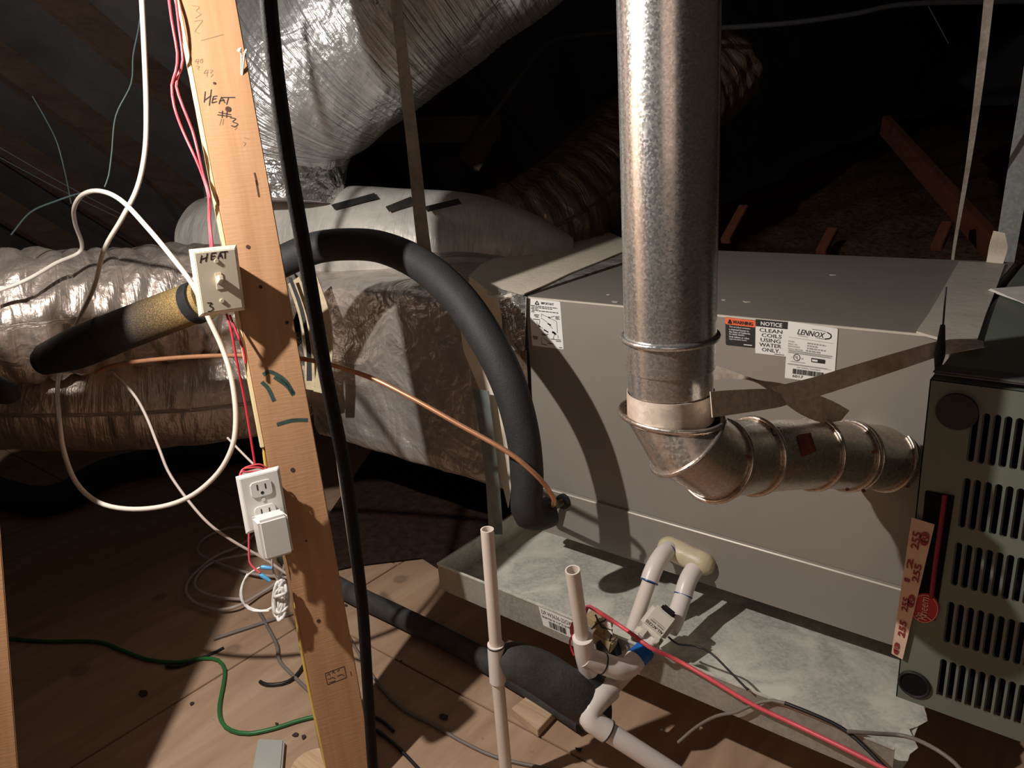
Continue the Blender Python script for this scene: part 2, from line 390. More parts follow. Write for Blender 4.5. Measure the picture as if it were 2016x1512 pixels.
# ================================================================== SETTING
fl=root('floor',(-.7,.6,0),kind='structure')
xs=[-4.0,-2.66,-1.452,-.233,.986,2.2]; ys=[-2.0,-.35,.90-.0,1.98,4.2]
for i in range(5):
    for j in range(4):
        g=.0022; off=(.28 if i%2 else 0.0) if 0<j<4 else 0
        y0=ys[j]+(off if j>0 else 0); y1=ys[j+1]+((.28 if i%2 else 0.0) if j+1<4 else 0)
        box('plywood_sheet',(xs[i]+g,xs[i+1]-g,y0+g,y1-g,-.018,0.0+random.uniform(-.0012,.0012)),M['ply'],fl,.001)
box('subfloor',(-4.0,2.2,-2.0,4.2,-.05,-.0195),M['chip'],fl)
# roof: a steep slope over the left and a long shallow one over the right, with rafters (part of the setting)
def roofz(x,y): return H+2.2+.5*(x+2.0)-.9*y
def roofr(x,y): return H+3.3-.27*y
ce=root('ceiling',(-2,1,2.4),kind='structure')
def deck(x0,x1,y0,y1,fz,nrm,step):
    q=[(x0,y0),(x1,y0),(x1,y1),(x0,y1)]
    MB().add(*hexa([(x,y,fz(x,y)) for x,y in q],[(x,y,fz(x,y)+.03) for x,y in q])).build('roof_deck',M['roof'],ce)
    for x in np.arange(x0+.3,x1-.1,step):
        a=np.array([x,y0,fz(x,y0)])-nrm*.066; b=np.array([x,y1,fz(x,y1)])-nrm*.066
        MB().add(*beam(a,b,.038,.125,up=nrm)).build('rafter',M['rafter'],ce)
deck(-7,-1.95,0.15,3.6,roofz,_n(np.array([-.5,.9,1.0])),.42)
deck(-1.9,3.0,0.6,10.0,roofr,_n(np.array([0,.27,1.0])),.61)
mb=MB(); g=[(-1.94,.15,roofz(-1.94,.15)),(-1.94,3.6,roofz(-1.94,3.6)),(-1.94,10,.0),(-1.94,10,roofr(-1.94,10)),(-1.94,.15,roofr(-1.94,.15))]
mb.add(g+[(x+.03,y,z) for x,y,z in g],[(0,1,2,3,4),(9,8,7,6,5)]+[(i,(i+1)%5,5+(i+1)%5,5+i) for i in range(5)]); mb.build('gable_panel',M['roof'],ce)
wb=box('wall_back',(-7,3.0,10.0,10.05,0.0,H+.6),M['roof'],None); wb['kind']='structure'
# loose insulation bank behind the unit
mb=MB(); nx,ny=90,80; V=[];Fs=[]
for j in range(ny):
    for i in range(nx):
        v=(j/(ny-1))**1.7; y=1.98+7.9*v; x=-1.85+(3.0+1.85)*i/(nx-1)
        z=.42+.60*(1-(1-v)**1.5)+.02*math.sin(5*x+3*y)+.014*math.sin(13*x-7*y)+.011*rng.standard_normal()
        V.append((x,y,z))
for j in range(ny-1):
    for i in range(nx-1): a=j*nx+i; Fs.append((a,a+1,a+nx+1,a+nx))
b0=len(V)
for i in range(nx): V.append((V[i][0],1.97,.02))
for i in range(nx-1): Fs.append((i+1,i,b0+i,b0+i+1))
ins=mb.add(V,Fs).build('insulation_and_shade',M['insul'],smooth=True); tag(ins,'brown loose-fill insulation heaped behind the grey coil cabinet','insulation',kind='stuff')
# near-black sheet outlining the shade under the plenum, painted rather than cast
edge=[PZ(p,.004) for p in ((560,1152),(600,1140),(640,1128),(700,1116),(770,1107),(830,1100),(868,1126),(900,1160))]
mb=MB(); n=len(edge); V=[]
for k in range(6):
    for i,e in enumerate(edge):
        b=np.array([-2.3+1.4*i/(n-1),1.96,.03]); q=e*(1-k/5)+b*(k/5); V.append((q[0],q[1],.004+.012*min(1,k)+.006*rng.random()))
shade_sheet=mb.add(V,[(k*n+i,k*n+i+1,(k+1)*n+i+1,(k+1)*n+i) for k in range(5) for i in range(n-1)]).build('insulation_and_shade',M['floorshade'],smooth=True); tag(shade_sheet,'dark sheet on the floor painting the shade under the foil-wrapped plenum','insulation',kind='stuff')
# ================================================================== DUCTS
def wr(seed,amp,fs,ft,rib=0,pitch=.05,sharp=.5):
    r2=np.random.default_rng(seed); ph=r2.uniform(0,6.28,(10,)); k=r2.integers(1,ft,(10,)); f=r2.uniform(.3,1,(10,))*fs
    def fn(L,th):
        z=0
        for i in range(10): z=z+(1-2*np.abs(np.sin(f[i]*L+k[i]*th*.5*2+ph[i])))/10
        z=z*amp
        if rib: z=z+rib*(np.abs(np.sin(math.pi*L/pitch+.9*np.sin(th*2+ph[0])+.5*np.sin(th*3+ph[1])))**sharp-.5)
        return z
    return fn
def duct(name,pts,mat,label,rmod,n=72,step=.012,parts=()):
    P=np.array([list(U(*p[:3]))+[p[3]] for p in pts]); rt=root(name,P[len(P)//2][:3],label,'duct')
    o=tube('jacket',P,0,mat,rt,n=n,step=step,rmod=rmod); return rt,P
d1,P1=duct('flexible_duct',[(-120,650,1.75,.155),(60,622,1.83,.158),(220,612,1.93,.150),(400,592,2.05,.150),(540,615,2.18,.145)],M['foilbrown'],'crinkled foil flexible duct running left, the upper of the stacked pair',wr(3,.10,22,7,.13,.062,.6))
d2,P2=duct('flexible_duct',[(-120,782,1.92,.125),(100,790,1.98,.13),(300,785,2.05,.135),(470,770,2.14,.135),(600,735,2.28,.13)],M['foilbrown'],'tan-brown lower foil duct sagging beneath the crinkled upper duct',wr(5,.05,9,6,.035,.12,.8))
d3,P3=duct('flexible_duct',[(1180,-330,1.78,.25),(960,-155,1.85,.25),(767,0,1.93,.25),(662,88,2.0,.248),(592,165,2.05,.238),(556,235,2.1,.215),(545,300,2.14,.195)],M['silver'],'large bright silver flexible duct sloping down from the roof',wr(9,.035,16,9,.012,.018,.9),n=110,step=.008)
P=np.array([list(U(545,300,2.14))+[.2],list(U(545,322,2.145))+[.197],list(U(545,400,2.16))+[.19]])
tube('collar',P,0,M['foiltape'],d3,n=64,step=.012,rmod=wr(12,.05,40,12))
d4,P4=duct('flexible_duct',[(430,488,2.44,.160),(500,484,2.36,.17),(650,482,2.26,.172),(800,490,2.2,.17),(920,488,2.2,.155),(1020,502,2.2,.13),(1110,525,2.22,.09)],M['vapor'],'pale smooth-jacketed duct with black bands lying across the top behind the foam hose',wr(15,.02,10,6))
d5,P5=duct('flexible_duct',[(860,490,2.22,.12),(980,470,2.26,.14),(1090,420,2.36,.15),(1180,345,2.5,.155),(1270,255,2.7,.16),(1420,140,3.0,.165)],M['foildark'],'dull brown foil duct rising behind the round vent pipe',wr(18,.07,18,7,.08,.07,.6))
# black printed bands on the pale duct
for (xa,ya),(xb,yb) in (((655,408),(740,385)),((762,412),(812,392)),((838,412),(905,396))):
    ctr=np.array([P4[2][:3]+(P4[3][:3]-P4[2][:3])*t for t in np.linspace(-.6,2,40)])
    def snap(px,py):
        r=ray((px,py)); best=None
        for d in np.linspace(1.7,2.5,160):
            q=CAM+r*d; dist=np.min(np.linalg.norm(ctr-q,axis=1))
            if dist<.174: return q-r*.016
        return CAM+r*2.15
    pr=[]
    for t in np.linspace(0,1,5):
        x=xa+(xb-xa)*t; y=ya+(yb-ya)*t; pr.append((snap(x-3,y-5),snap(x+4,y+5)))
    ribbon('printed_band',pr,M['ink'],d4,.001)
# foil-wrapped plenum
pl=root('supply_plenum',(-1.35,1.5,.29),'foil-wrapped supply plenum box joined to the left end of the grey coil cabinet','plenum')
m_=64; n_=112; x0,x1=-1.77,-.985; V=[];Fs=[];UV=[]
r2=np.random.default_rng(21); ph=r2.uniform(0,6.28,14); kx=r2.uniform(4,26,14); ky=r2.uniform(4,26,14); kz=r2.uniform(4,26,14)
for i in range(m_):
    x=x0+(x1-x0)*i/(m_-1)
    for j in range(n_):
        t=2*math.pi*j/n_; c,s=math.cos(t),math.sin(t); e=2/12.0
        yy=1.525+.325*math.copysign(abs(c)**e,c); zz=.536+.243*math.copysign(abs(s)**e,s)
        k=sum(1-2*abs(math.sin(kx[q]*x+ky[q]*yy+kz[q]*zz+ph[q])) for q in range(14))/14*.018
        if zz>.7 : k*=.4
        if zz<.36 : k*=.35
        if x>-1.1: k*=.3
        dv=_n(np.array([c,s])); V.append((x,yy+dv[0]*k,zz+dv[1]*k)); UV.append((x,t))
for i in range(m_-1):
    for j in range(n_): a=i*n_+j; b=i*n_+(j+1)%n_; Fs.append((a,b,b+n_,a+n_))
Fs+= [tuple(range(n_)), tuple((m_-1)*n_+j for j in range(n_))]
MB().add(V,Fs,UV).build('foil_wrap',M['foilplen'],pl,smooth=True,sharp=.9)
# fibreglass edge + black band where the left ducts meet the plenum
ribbon('insulation_edge',[(U(568,560,1.93),U(590,545,1.93)),(U(588,620,1.92),U(612,600,1.92)),(U(600,690,1.92),U(632,680,1.92)),(U(600,765,1.93),U(628,770,1.93))],M['fibre'],pl,.008)
ribbon('insulation_edge',[(U(600,560,1.9),U(625,545,1.9)),(U(618,640,1.89),U(650,620,1.89)),(U(626,700,1.89),U(655,700,1.89)),(U(618,770,1.9),U(640,775,1.9))],M['fibre'],pl,.008)
ribbon('black_band',[(U(568,548,1.885),U(574,546,1.885)),(U(590,610,1.88),U(597,608,1.88)),(U(603,680,1.88),U(611,680,1.88)),(U(604,750,1.88),U(614,750,1.88))],M['foam'],pl,.004)
# cream mastic tape over the plenum / coil joint
zt=.7828
def poly(name,pts,mat,parent,thick=.0015,dirn=(0,0,-1),label=None):
    A=np.array(pts,float); B=A+np.array(dirn)*thick; n=len(A)
    o=MB().add(np.vstack([A,B]),[tuple(range(n)),tuple(range(2*n-1,n-1,-1))]+[(i,(i+1)%n,n+(i+1)%n,n+i) for i in range(n)]).build(name,mat,parent)
    if label:o['label']=label
    return o
poly('joint_tape',[PZ(p,zt) for p in ((922,545),(948,520),(985,503),(1060,478),(1150,449),(1190,452),(1228,470),(1228,494),(1180,514),(1120,538),(1070,562),(1032,578),(1000,584),(985,590),(960,580))],M['cream'],pl,.003,label='cream mastic tape over the top of the joint')
yt=1.193
poly('joint_tape',[PY(p,yt) for p in ((925,545),(985,590),(988,650),(984,720),(990,800),(1000,880),(1006,960),(1000,1000),(990,960),(972,880),(958,800),(938,752),(912,690),(905,640))],M['cream'],pl,.002,(0,1,0),label='cream mastic tape down the front of the joint')
poly('foil_patch',[PY(p,yt-.003) for p in ((980,568),(1035,584),(1034,640),(1032,690),(1018,694),(1000,640),(985,610))],M['foiltape'],pl,.002,(0,1,0),label='crumpled silver foil tape at the corner')
poly('foil_strip',[PY(p,yt-.001) for p in ((1004,690),(1036,690),(1040,800),(1030,960),(1008,1000),(1006,880),(992,790))],M['foildark'],pl,.002,(0,1,0))
ribbon('corner_strip',[(PY((931,764),1.17),PY((962,770),1.17)),(PY((946,860),1.165),PY((974,866),1.165)),(PY((957,950),1.16),PY((984,956),1.16)),(PY((963,1052),1.155),PY((990,1052),1.155))],M['angle'],pl,.002,label='grey-green galvanised strip standing at the corner')
# ================================================================== COIL CABINET
CT,CB=.780,.245; YF=1.205
XL=PY((1033,583),YF)[0]; XR=-.186
coil=root('coil_cabinet',((XL+XR)/2,1.5,CB),'grey painted coil cabinet with white and black stickers, standing over the pan','cabinet')
box('casing',(XL,XR,YF+.003,1.845,CB,CT),M['grey'],coil,.003)
box('access_panel',(XL+.002,XR-.001,YF-.001,YF+.0025,.356,CT-.0022),M['grey'],coil,.001)
MB().add(*hexa([(XL+.012,YF-.008,CB),(XR-.001,YF-.008,CB),(XR-.001,YF+.0025,CB),(XL+.012,YF+.0025,CB)],[(XL+.012,YF-.006,.3515),(XR-.001,YF-.006,.3515),(XR-.001,YF+.0025,.357),(XL+.012,YF+.0025,.357)])).build('lower_panel',M['grey'],coil)
for nm,(ya,za,yb,zb) in (('lit_edge',(YF-.0062,.3512,YF-.0042,.3532)),('lit_edge',(YF-.0012,CT-.0024,YF+.0012,CT+.0004))):
    MB().add([(XL+.01,ya,za),(XR-.001,ya,za),(XR-.001,yb,zb),(XL+.01,yb,zb),(XL+.01,ya+.001,za-.001),(XR-.001,ya+.001,za-.001),(XR-.001,yb+.001,zb-.001),(XL+.01,yb+.001,zb-.001)],[(0,1,2,3),(7,6,5,4),(0,4,5,1),(2,6,7,3)]).build(nm,M['edge'],coil)  # lighter strips paint the light caught along the panel edges
for p in ((1212,594),(1198,580),(1425,590),(1470,594),(1638,541)):
    c=PZ(p,CT+.0004); rr=rng.uniform(.6,1.2)
    poly('paint_chip',[c+np.array([math.cos(a)*.008*rr*rng.uniform(.5,1.3),math.sin(a)*.005*rr,0.0004]) for a in np.linspace(0,6.28,8)[:-1]],M['greytape'],coil,.0008)
def pixsheet(corners,y,lift=.0005): return Sheet(*[PY(c,y) for c in corners],lift=lift)
yl=YF-.0012
# important label
s=pixsheet(((1041,587),(1103,594),(1110,688),(1048,680)),yl)
lb=s.plate('label',M['label'],coil,.035)
mb=MB(); s.lines(mb,[[(.20,.105),(.27,.04)],[(.27,.04),(.33,.105)],[(.20,.105),(.33,.105)]],.022); s.text(mb,'IMPORTANT',.40,.045,.80,.095,bold=.02)
for r_,(a,b) in enumerate(((.06,.90),(.08,.74),(.06,.30),(.08,.92),(.06,.16))):
    x=a; y=.135+r_*.032
    while x<b: wd=random.uniform(.05,.13); s.rect(mb,x,y,min(b,x+wd),y+.016,2); x+=wd+.018
s.lines(mb,[[(.38,.30),(.85,.42)],[(.38,.30),(.38,.36)],[(.85,.42),(.85,.66)],[(.62,.36),(.80,.31)],[(.36,.38),(.55,.46)],[(.55,.47),(.70,.58)],[(.20,.46),(.28,.58)],[(.32,.44),(.24,.62)],[(.15,.52),(.40,.60)],[(.38,.80),(.60,.90)],[(.32,.80),(.32,.94)],[(.32,.94),(.50,.95)],[(.76,.68),(.70,.80)],[(.85,.70),(.86,.78)]],.010)
s.lines(mb,[[(.56,.485),(.66,.515)],[(.26,.555),(.32,.575)],[(.42,.625),(.56,.67)],[(.70,.66),(.80,.70)],[(.68,.67),(.72,.65),(.80,.69)],[(.60,.345),(.64,.365)]],.032)
for a,b,c in ((.14,.32,.17),(.14,.345,.14),(.18,.37,.10),(.82,.31,.13),(.82,.335,.10),(.82,.36,.13),(.10,.42,.22),(.04,.79,.17),(.04,.815,.17),(.06,.84,.14),(.34,.71,.22),(.34,.735,.18),(.62,.80,.12),(.74,.80,.2),(.78,.83,.16),(.86,.96,.1),(.5,.90,.2)): s.rect(mb,a,b,a+c,b+.014,2)
mb.build('lettering',M['ink'],lb)
# warning
s=pixsheet(((1428,624),(1488,631),(1487,685),(1429,679)),yl)
lb=s.plate('label',M['ink'],coil,.05)
mb=MB(); s.rect(mb,0.0,.005,1,.25,1.6,r=.05); mb.build('header_band',M['orange'],lb)
mb=MB(); s.text(mb,'WARNING',.25,.07,.92,.20,3,bold=.03); s.lines(mb,[[(.10,.20),(.16,.06)],[(.16,.06),(.22,.20)],[(.10,.20),(.22,.20)],[(.16,.1),(.16,.18)]],.035,3); mb.build('lettering',M['ink'],lb)
mb=MB()
for i,(t,wd) in enumerate((('This product contains',.70),('a chemical known to',.66),('the State of California',.70),('to cause cancer,',.52),('birth defects or other',.68),('reproductive harm.',.60))): s.text(mb,t,.13,.29+i*.088,.13+wd,.29+i*.088+.066,2,bold=.012)
s.rect(mb,.62,.90,.90,.93,2); mb.build('lettering',M['label'],lb)
# notice
s=pixsheet(((1488,628),(1552,634),(1548,702),(1487,695)),yl-.0004)
lb=s.plate('label',M['label'],coil,.03)
mb=MB(); s.rect(mb,0.0,.0,1,.205,1.6); mb.build('header_band',M['ink'],lb)
mb=MB(); s.text(mb,'NOTICE',.17,.05,.83,.165,3,bold=.02); mb.build('lettering',M['label'],lb)
mb=MB()
for i,(t,a,b) in enumerate((('CLEAN',.13,.84),('COILS',.20,.83),('USING',.17,.80),('WATER',.13,.83),('ONLY.',.22,.80))): s.text(mb,t,a,.245+i*.141,b,.245+i*.141+.108,2,bold=.008)
s.rect(mb,.62,.95,.93,.968,2); mb.build('lettering',M['ink'],lb)
# maker's rating plate
s=pixsheet(((1552,632),(1650,647),(1642,757),(1545,744)),yl-.0008)
lb=s.plate('label',M['label'],coil,.03)
mb=MB(); s.text(mb,'LENNOX',.20,.105,.76,.20,2,bold=.012,shear=.35)
s.lines(mb,[[(.50,.075),(.68,.075),(.82,.095),(.885,.14),(.86,.19),(.74,.215),(.58,.212)]],.008); s.lines(mb,[[(.80,.092),(.872,.125),(.86,.185),(.76,.212)]],.02)
th=np.linspace(0,2*math.pi,20); s.lines(mb,[[(.225+.065*math.cos(a),.605+.058*math.sin(a)) for a in th]],.012); s.text(mb,'U',.190,.575,.225,.615,2,bold=.01); s.text(mb,'L',.228,.595,.258,.635,2,bold=.01)
s.rect(mb,.52,.575,.80,.65,2,r=.02)
x=.16
for i in range(46):
    wd=random.choice((.004,.004,.008,.011)); s.rect(mb,x,.81,x+wd,.90,2); x+=wd+random.choice((.004,.006,.009))
    if x>.86: break
s.text(mb,'6017',.16,.915,.38,.965,2,bold=.01); s.text(mb,'C',.118,.60,.135,.63,2); s.text(mb,'US',.315,.60,.355,.63,2)
mb.build('lettering',M['ink'],lb)
mb=MB(); s.rect(mb,.54,.595,.65,.63,3); mb.build('lettering',M['label'],lb)
mb=MB()
for t,a,b,wd in (('MODEL:',.03,.325,.14),('SERIAL NO.',.03,.37,.2),('REFRIGERANT',.03,.41,.25),('DESIGN PRESSURE',.03,.455,.31)): s.text(mb,t,a,b,a+wd,b+.028,2)
for a,b,wd in ((.42,.315,.37),(.42,.36,.22),(.42,.405,.37),(.40,.45,.30)):
    x=a
    while x<a+wd: q=random.uniform(.03,.08); s.rect(mb,x,b,min(a+wd,x+q),b+.026,2); x+=q+.018
for y in (.265,.505,.535,.74): s.rect(mb,.03,y,.93,y+.006,2)
for a,y,wd in ((.22,.215,.2),(.05,.49,.88),(.10,.68,.30),(.05,.725,.8),(.05,.52,.84)): s.rect(mb,a,y,a+wd,y+.012,2)
s.text(mb,'MATERIAL NUMBER',.24,.765,.72,.79,2); mb.build('lettering',M['inkgrey'],lb)
poly('joint_tape',[PZ(p,CT+.003) for p in ((1804,652),(1830,615),(1862,560),(1888,514),(1979,519),(1960,570),(1940,620),(1923,672),(1860,668))],M['greytape'],coil,.004,label='pale duct tape across the right-hand joint on top')
ribbon('tape_flap',[(PZ((1942,516),CT),PZ((1975,520),CT)),(PZ((1944,514),CT)+np.array([0,0,.03]),PZ((1980,512),CT)+np.array([0,0,.025])),(PZ((1948,512),CT)+np.array([0,.005,.06]),PZ((1970,512),CT)+np.array([0,.005,.055]))],M['cream'],coil,.002)
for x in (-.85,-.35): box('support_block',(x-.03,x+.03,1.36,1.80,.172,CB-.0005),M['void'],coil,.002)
# suction stub and fitting on the coil front
fit=PY((1112,985),YF-.004)
tube('pipe_grommet',[fit+np.array([0,-.001,0]),fit+np.array([0,-.010,0])],.017,M['black'],coil,n=20)
tube('fitting',[fit+np.array([0,-.008,0]),fit+np.array([-.012,-.03,-.006]),fit+np.array([-.026,-.055,-.014])],.0085,M['brass'],coil,n=14)
g2=PY((1064,985),YF-.004)
tube('pipe_stub',[g2+np.array([0,-.001,0]),g2+np.array([-.004,-.05,0])],.014,M['brass'],coil,n=14)
# ================================================================== DRAIN PAN
pz0,pz1=.170,.232; pxl,pxr,pyf,pyb=-1.072,-.158,.980,1.89
pan=root('drain_pan',(-.6,1.4,pz0),'galvanised steel drain pan with mineral stains beneath the grey coil cabinet','pan')
box('pan_bottom',(pxl,pxr,pyf,pyb,pz0,pz0+.0018),M['galv'],pan)
mb=MB(); X=[pxl,pxl+.2,pxl+.5,pxr-.03,pxr-.008,pxr-.014,pxr-.004]
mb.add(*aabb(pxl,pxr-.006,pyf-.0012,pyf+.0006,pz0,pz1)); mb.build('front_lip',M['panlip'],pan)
box('side_lip',(pxl-.0012,pxl+.0006,pyf,pyb,pz0,pz1),M['galv'],pan)
box('rear_lip',(pxl,pxr,pyb-.0006,pyb+.0012,pz0,pz1),M['galv'],pan)
mb=MB(); mb.add(*aabb(pxl,pxr-.006,pyf-.003,pyf+.002,pz1-.001,pz1+.0015)); mb.build('rolled_edge',M['galv'],pan)
mb=MB(); mb.add(*aabb(pxl-.003,pxl+.002,pyf,pyb,pz1-.001,pz1+.0015)); mb.build('rolled_edge',M['galv'],pan)
# torn right end of the pan
mb=MB(); yy=np.linspace(pyf,pyf+.25,16); xx=pxr+.002+.007*rng.standard_normal(16)
A=np.array([(pxr-.02,y,pz0+.0019) for y in yy]); B=np.array([(x,y,pz0+.0024+abs(x-pxr)*.4) for x,y in zip(xx,yy)])
mb.add(np.vstack([A,B]),[(i,i+1,17+i,16+i) for i in range(15)]); mb.build('torn_edge',M['galv'],pan)
s=Sheet(*[PY(p,pyf-.0016) for p in ((1060,1193),(1132,1224),(1135,1260),(1070,1231))],lift=.0004)
lb=s.plate('label',M['label'],pan,.02)
mb=MB(); s.text(mb,'DP-W3636-22GW',.06,.12,.92,.34,2); s.text(mb,'DRAIN PAN 36" X 36" 22 GA WELDED',.04,.42,1.0,.54,2,bold=.01)
x=.22
while x<.72: wd=random.choice((.006,.01,.018)); s.rect(mb,x,.60,x+wd,.93,2); x+=wd+random.choice((.006,.01,.014))
mb.build('lettering',M['ink'],lb)
for i,(xa,nm) in enumerate(((-.95,'left'),(-.32,'right'))):
    b=box('lumber_sleeper',(xa-.045,xa+.045,1.20,1.86,0.0,pz0-.0005),M['rafter'],None,.003)
    tag(b,f'timber sleeper on the floor under the {nm} half of the steel drain pan','timber')
# ================================================================== FURNACE
FY=1.03; FXL=PY((1793,1100),FY)[0]; FZ0=PY((1748,1364),FY)[2]; FZ1=.778; FXR=.36
fu=root('furnace',(0.08,1.4,FZ0),'dark grey-green furnace with rows of slotted vents in its front door','furnace')
box('casing',(FXL+.004,FXR,FY+.034,1.86,FZ0+.004,FZ1),M['furn'],fu,.004)
def fp(px,py): return PY((px,py),FY)
box('top_trim',(FXL+.002,FXR,FY-.004,FY+.03,PY((1840,742),FY)[2]+.004,FZ1+.004),M['furndark'],fu,.006)
# slotted door: bilinear frame from the first and later slots
dz1=PY((1838,748),FY)[2]; dz0=FZ0
u0=fp(1925,862)[0]; 
rows=[(811,912,1925),(941,1041,1903),(1067,1154,1883),(1183,1265,1865),(1293,1369,1843)]
zr=[(fp(x,a)[2],fp(x,b)[2]) for a,b,x in rows]; xs0=[fp(x,(a+b)/2)[0] for a,b,x in rows]; u0=sum(xs0)/5
pitch=(fp(1945,1110)[0]-fp(1883,1110)[0])/3.0; sw=pitch*.72
cols=int((FXR-.03-u0)/pitch)
mb=MB(); D=.0035
def quad(x0,x1,z0,z1): mb.add([(x0,FY,z0),(x1,FY,z0),(x1,FY,z1),(x0,FY,z1)],[(0,1,2,3)])
xa=u0-pitch/2; xb=xa+cols*pitch
zlev=[dz0]+[z for a,b in sorted((b_,a_) for a_,b_ in zr) for z in (a-.004,b+.004)]+[dz1]
for i in range(len(zlev)-1):
    if i%2==0: quad(xa,xb,zlev[i],zlev[i+1])
    else:
        z0,z1=zlev[i],zlev[i+1]
        for c in range(cols):
            cx=xa+(c+.5)*pitch; hw=sw/2; r=hw*.98; K=6; pts=[]
            za,zb=z0+.004,z1-.004
            for (ox,oz,st) in ((cx+hw-r,zb-r,0),(cx-hw+r,zb-r,90),(cx-hw+r,za+r,180),(cx+hw-r,za+r,270)):
                for q in range(K): an=math.radians(st+90*q/(K-1)); pts.append((ox+r*math.cos(an),oz+r*math.sin(an)))
            n=len(pts); out=[(cx+pitch/2,z1),(cx-pitch/2,z1),(cx-pitch/2,z0),(cx+pitch/2,z0)]
            V=[(x,FY,z) for x,z in pts]+[(x+.002,FY+D,z) for x,z in pts]+[(x,FY,z) for x,z in out]; Fs=[]
            for q in range(n): Fs.append((q,(q+1)%n,n+(q+1)%n,n+q))
            for k in range(4):
                o=2*n+k; o2=2*n+(k+1)%4
                for q in range(K-1): Fs.append((o,k*K+q,k*K+q+1))
                Fs.append((o,k*K+K-1,((k+1)%4)*K,o2))
            mb.add(V,Fs)
quad(FXL,xa,dz0,dz1); quad(xb,FXR,dz0,dz1)
o=mb.build('louvred_door',M['furn'],fu,smooth=False); 
mb=MB(); mb.add(*aabb(FXL,FXL+.0015,FY,FY+.03,dz0,dz1)); mb.add(*aabb(FXL,FXR,FY,FY+.03,dz0-.001,dz0)); mb.add(*aabb(FXL,FXR,FY,FY+.03,dz1-.001,dz1)); mb.build('door_rim',M['furn'],fu)
box('vent_shade_sheet',(xa,FXR-.01,FY+.030,FY+.032,dz0+.01,dz1-.01),M['void'],fu)  # near-black sheet paints the shade behind the door slots
def disc(name,px,py,r,mat,rim=None,depth=.004):
    c=fp(px,py); rt_=tube(name,[c+np.array([0,.001,0]),c+np.array([0,-depth,0])],r,mat,fu,n=28); 
    if rim: 
        th=np.linspace(0,2*math.pi,29); tube(name+'_rim',[c+np.array([r*math.cos(a),-depth,r*math.sin(a)]) for a in th],.0022,rim,rt_,n=6,step=.01)
    return rt_
disc('plug',1885,809,.0235,M['black'],None,.006)
disc('port',1800,1346,.0195,M['void'],M['black'],.002)
Sh=Sheet(fp(1822,965),fp(1880,975),fp(1842,1222),fp(1800,1205),.0012)
mb=MB(); Sh.rect(mb,0,0,1,1,1,r=.06); mb.build('handle_recess',M['void'],fu)
tube('red_wire',[fp(1862,972)-np.array([0,.004,0]),fp(1850,1060)-np.array([0,.006,0]),fp(1843,1110)-np.array([0,.006,0]),fp(1834,1176)-np.array([0,.001,0])],.0033,M['darkred'],fu,n=8)
s=Sheet(fp(1797,1163),fp(1853,1173),fp(1846,1229),fp(1790,1219),.0022)
mb=MB(); th=np.linspace(0,2*math.pi,33)[:-1]; mb.add([s.P(.5+.5*math.cos(a),.5+.52*math.sin(a)) for a in th]+[s.P(.5+.5*math.cos(a),.5+.52*math.sin(a),.0) for a in th],[tuple(range(32))]+[(i,(i+1)%32,32+(i+1)%32,32+i) for i in range(32)]); bd=mb.build('badge',M['redbadge'],fu); bd['label']='round red badge with white script lettering'
mb=MB(); s.text(mb,'Rheem',.30,.10,.62,.90,1.6,shear=.25,rot=90); s.lines(mb,[[(.5+.45*math.cos(a),.5+.47*math.sin(a)) for a in th]+[(.95,.5)]],.02,1.6); s.lines(mb,[[(.22,.80),(.50,.72),(.80,.86)],[(.30,.70),(.34,.92)]],.03,1.6); mb.build('lettering',M['tapepink'],bd)
s=Sheet(fp(1797,1015)+np.array([0,-.005,0]),fp(1842,1029)+np.array([0,-.005,0]),fp(1779,1294)+np.array([0,-.005,0]),fp(1757,1282)+np.array([0,-.005,0]),.0012)
st=s.plate('paper_strip',M['tapepink'],fu,.02); st['label']='pale strip stamped with red numerals'
mb=MB()
for t,a0,b0,a1,b1 in (('255',.15,.08,.55,.20),('255',.50,.29,.88,.42),('1 2',.10,.27,.42,.44),('255',.20,.55,.62,.65),('255',.25,.72,.75,.84)): s.text(mb,t,a0,b0,a1,b1,2,bold=.03,rot=90)
for a,b in ((.72,.11),(.72,.56),(.35,.94)):
    s.lines(mb,[[(a+.20*math.cos(q),b+.032*math.sin(q)) for q in np.linspace(0,6.28,14)]],.03); s.text(mb,'R',a-.12,b-.02,a+.12,b+.02,2,bold=.02,rot=90)
mb.build('lettering',M['redink'],st)
for x in (-.02,.26): box('support_block',(x-.04,x+.04,1.5,1.8,.0005,FZ0+.003),M['rafter'],fu,.002)
# loose papers on top
pp=root('paper_stack',PZ((1985,580),FZ1),'white folded papers lying on top of the furnace at the right','paper')
for k in range(4):
    z=FZ1+.004+.0025*k; c=[PZ(p,z) for p in ((1944+2*k,571-k),(2060,560),(2120,610),(2040,604+k))]
    poly('sheet',[c[0],c[1],c[2],c[3]],M['paper'],pp,.0012)
# ================================================================== FLUE
FR=.0546
ax=PY((1319,640),.80); axx,axy=ax[0],ax[1]
def zat(py,px=1320): return PY((px,py),.80)[2]
fv=root('flue_pipe',(axx,axy,zat(900)),'round galvanised vent pipe dropping from the roof and elbowing into the furnace','pipe')
zc=zat(663); 
tube('pipe_section',[(axx,axy,zc),(axx,axy,H+1.15)],FR,M['flue'],fv,n=56)
def bead(c,t,r,mat,br=.0035,name='bead'):
    c=np.array(c,float); t=_n(np.array(t,float)); a=np.array([0,0,1.]) if abs(t[2])<.9 else np.array([1.,0,0]); n1=_n(np.cross(t,a)); n2=np.cross(t,n1)
    th=np.linspace(0,2*math.pi,57); P=[c+r*(math.cos(q)*n1+math.sin(q)*n2) for q in th]
    return tube(name,P,br,mat,fv,n=8,step=1)
bead((axx,axy,zc+.001),(0,0,1),FR+.001,M['flue'],.004)
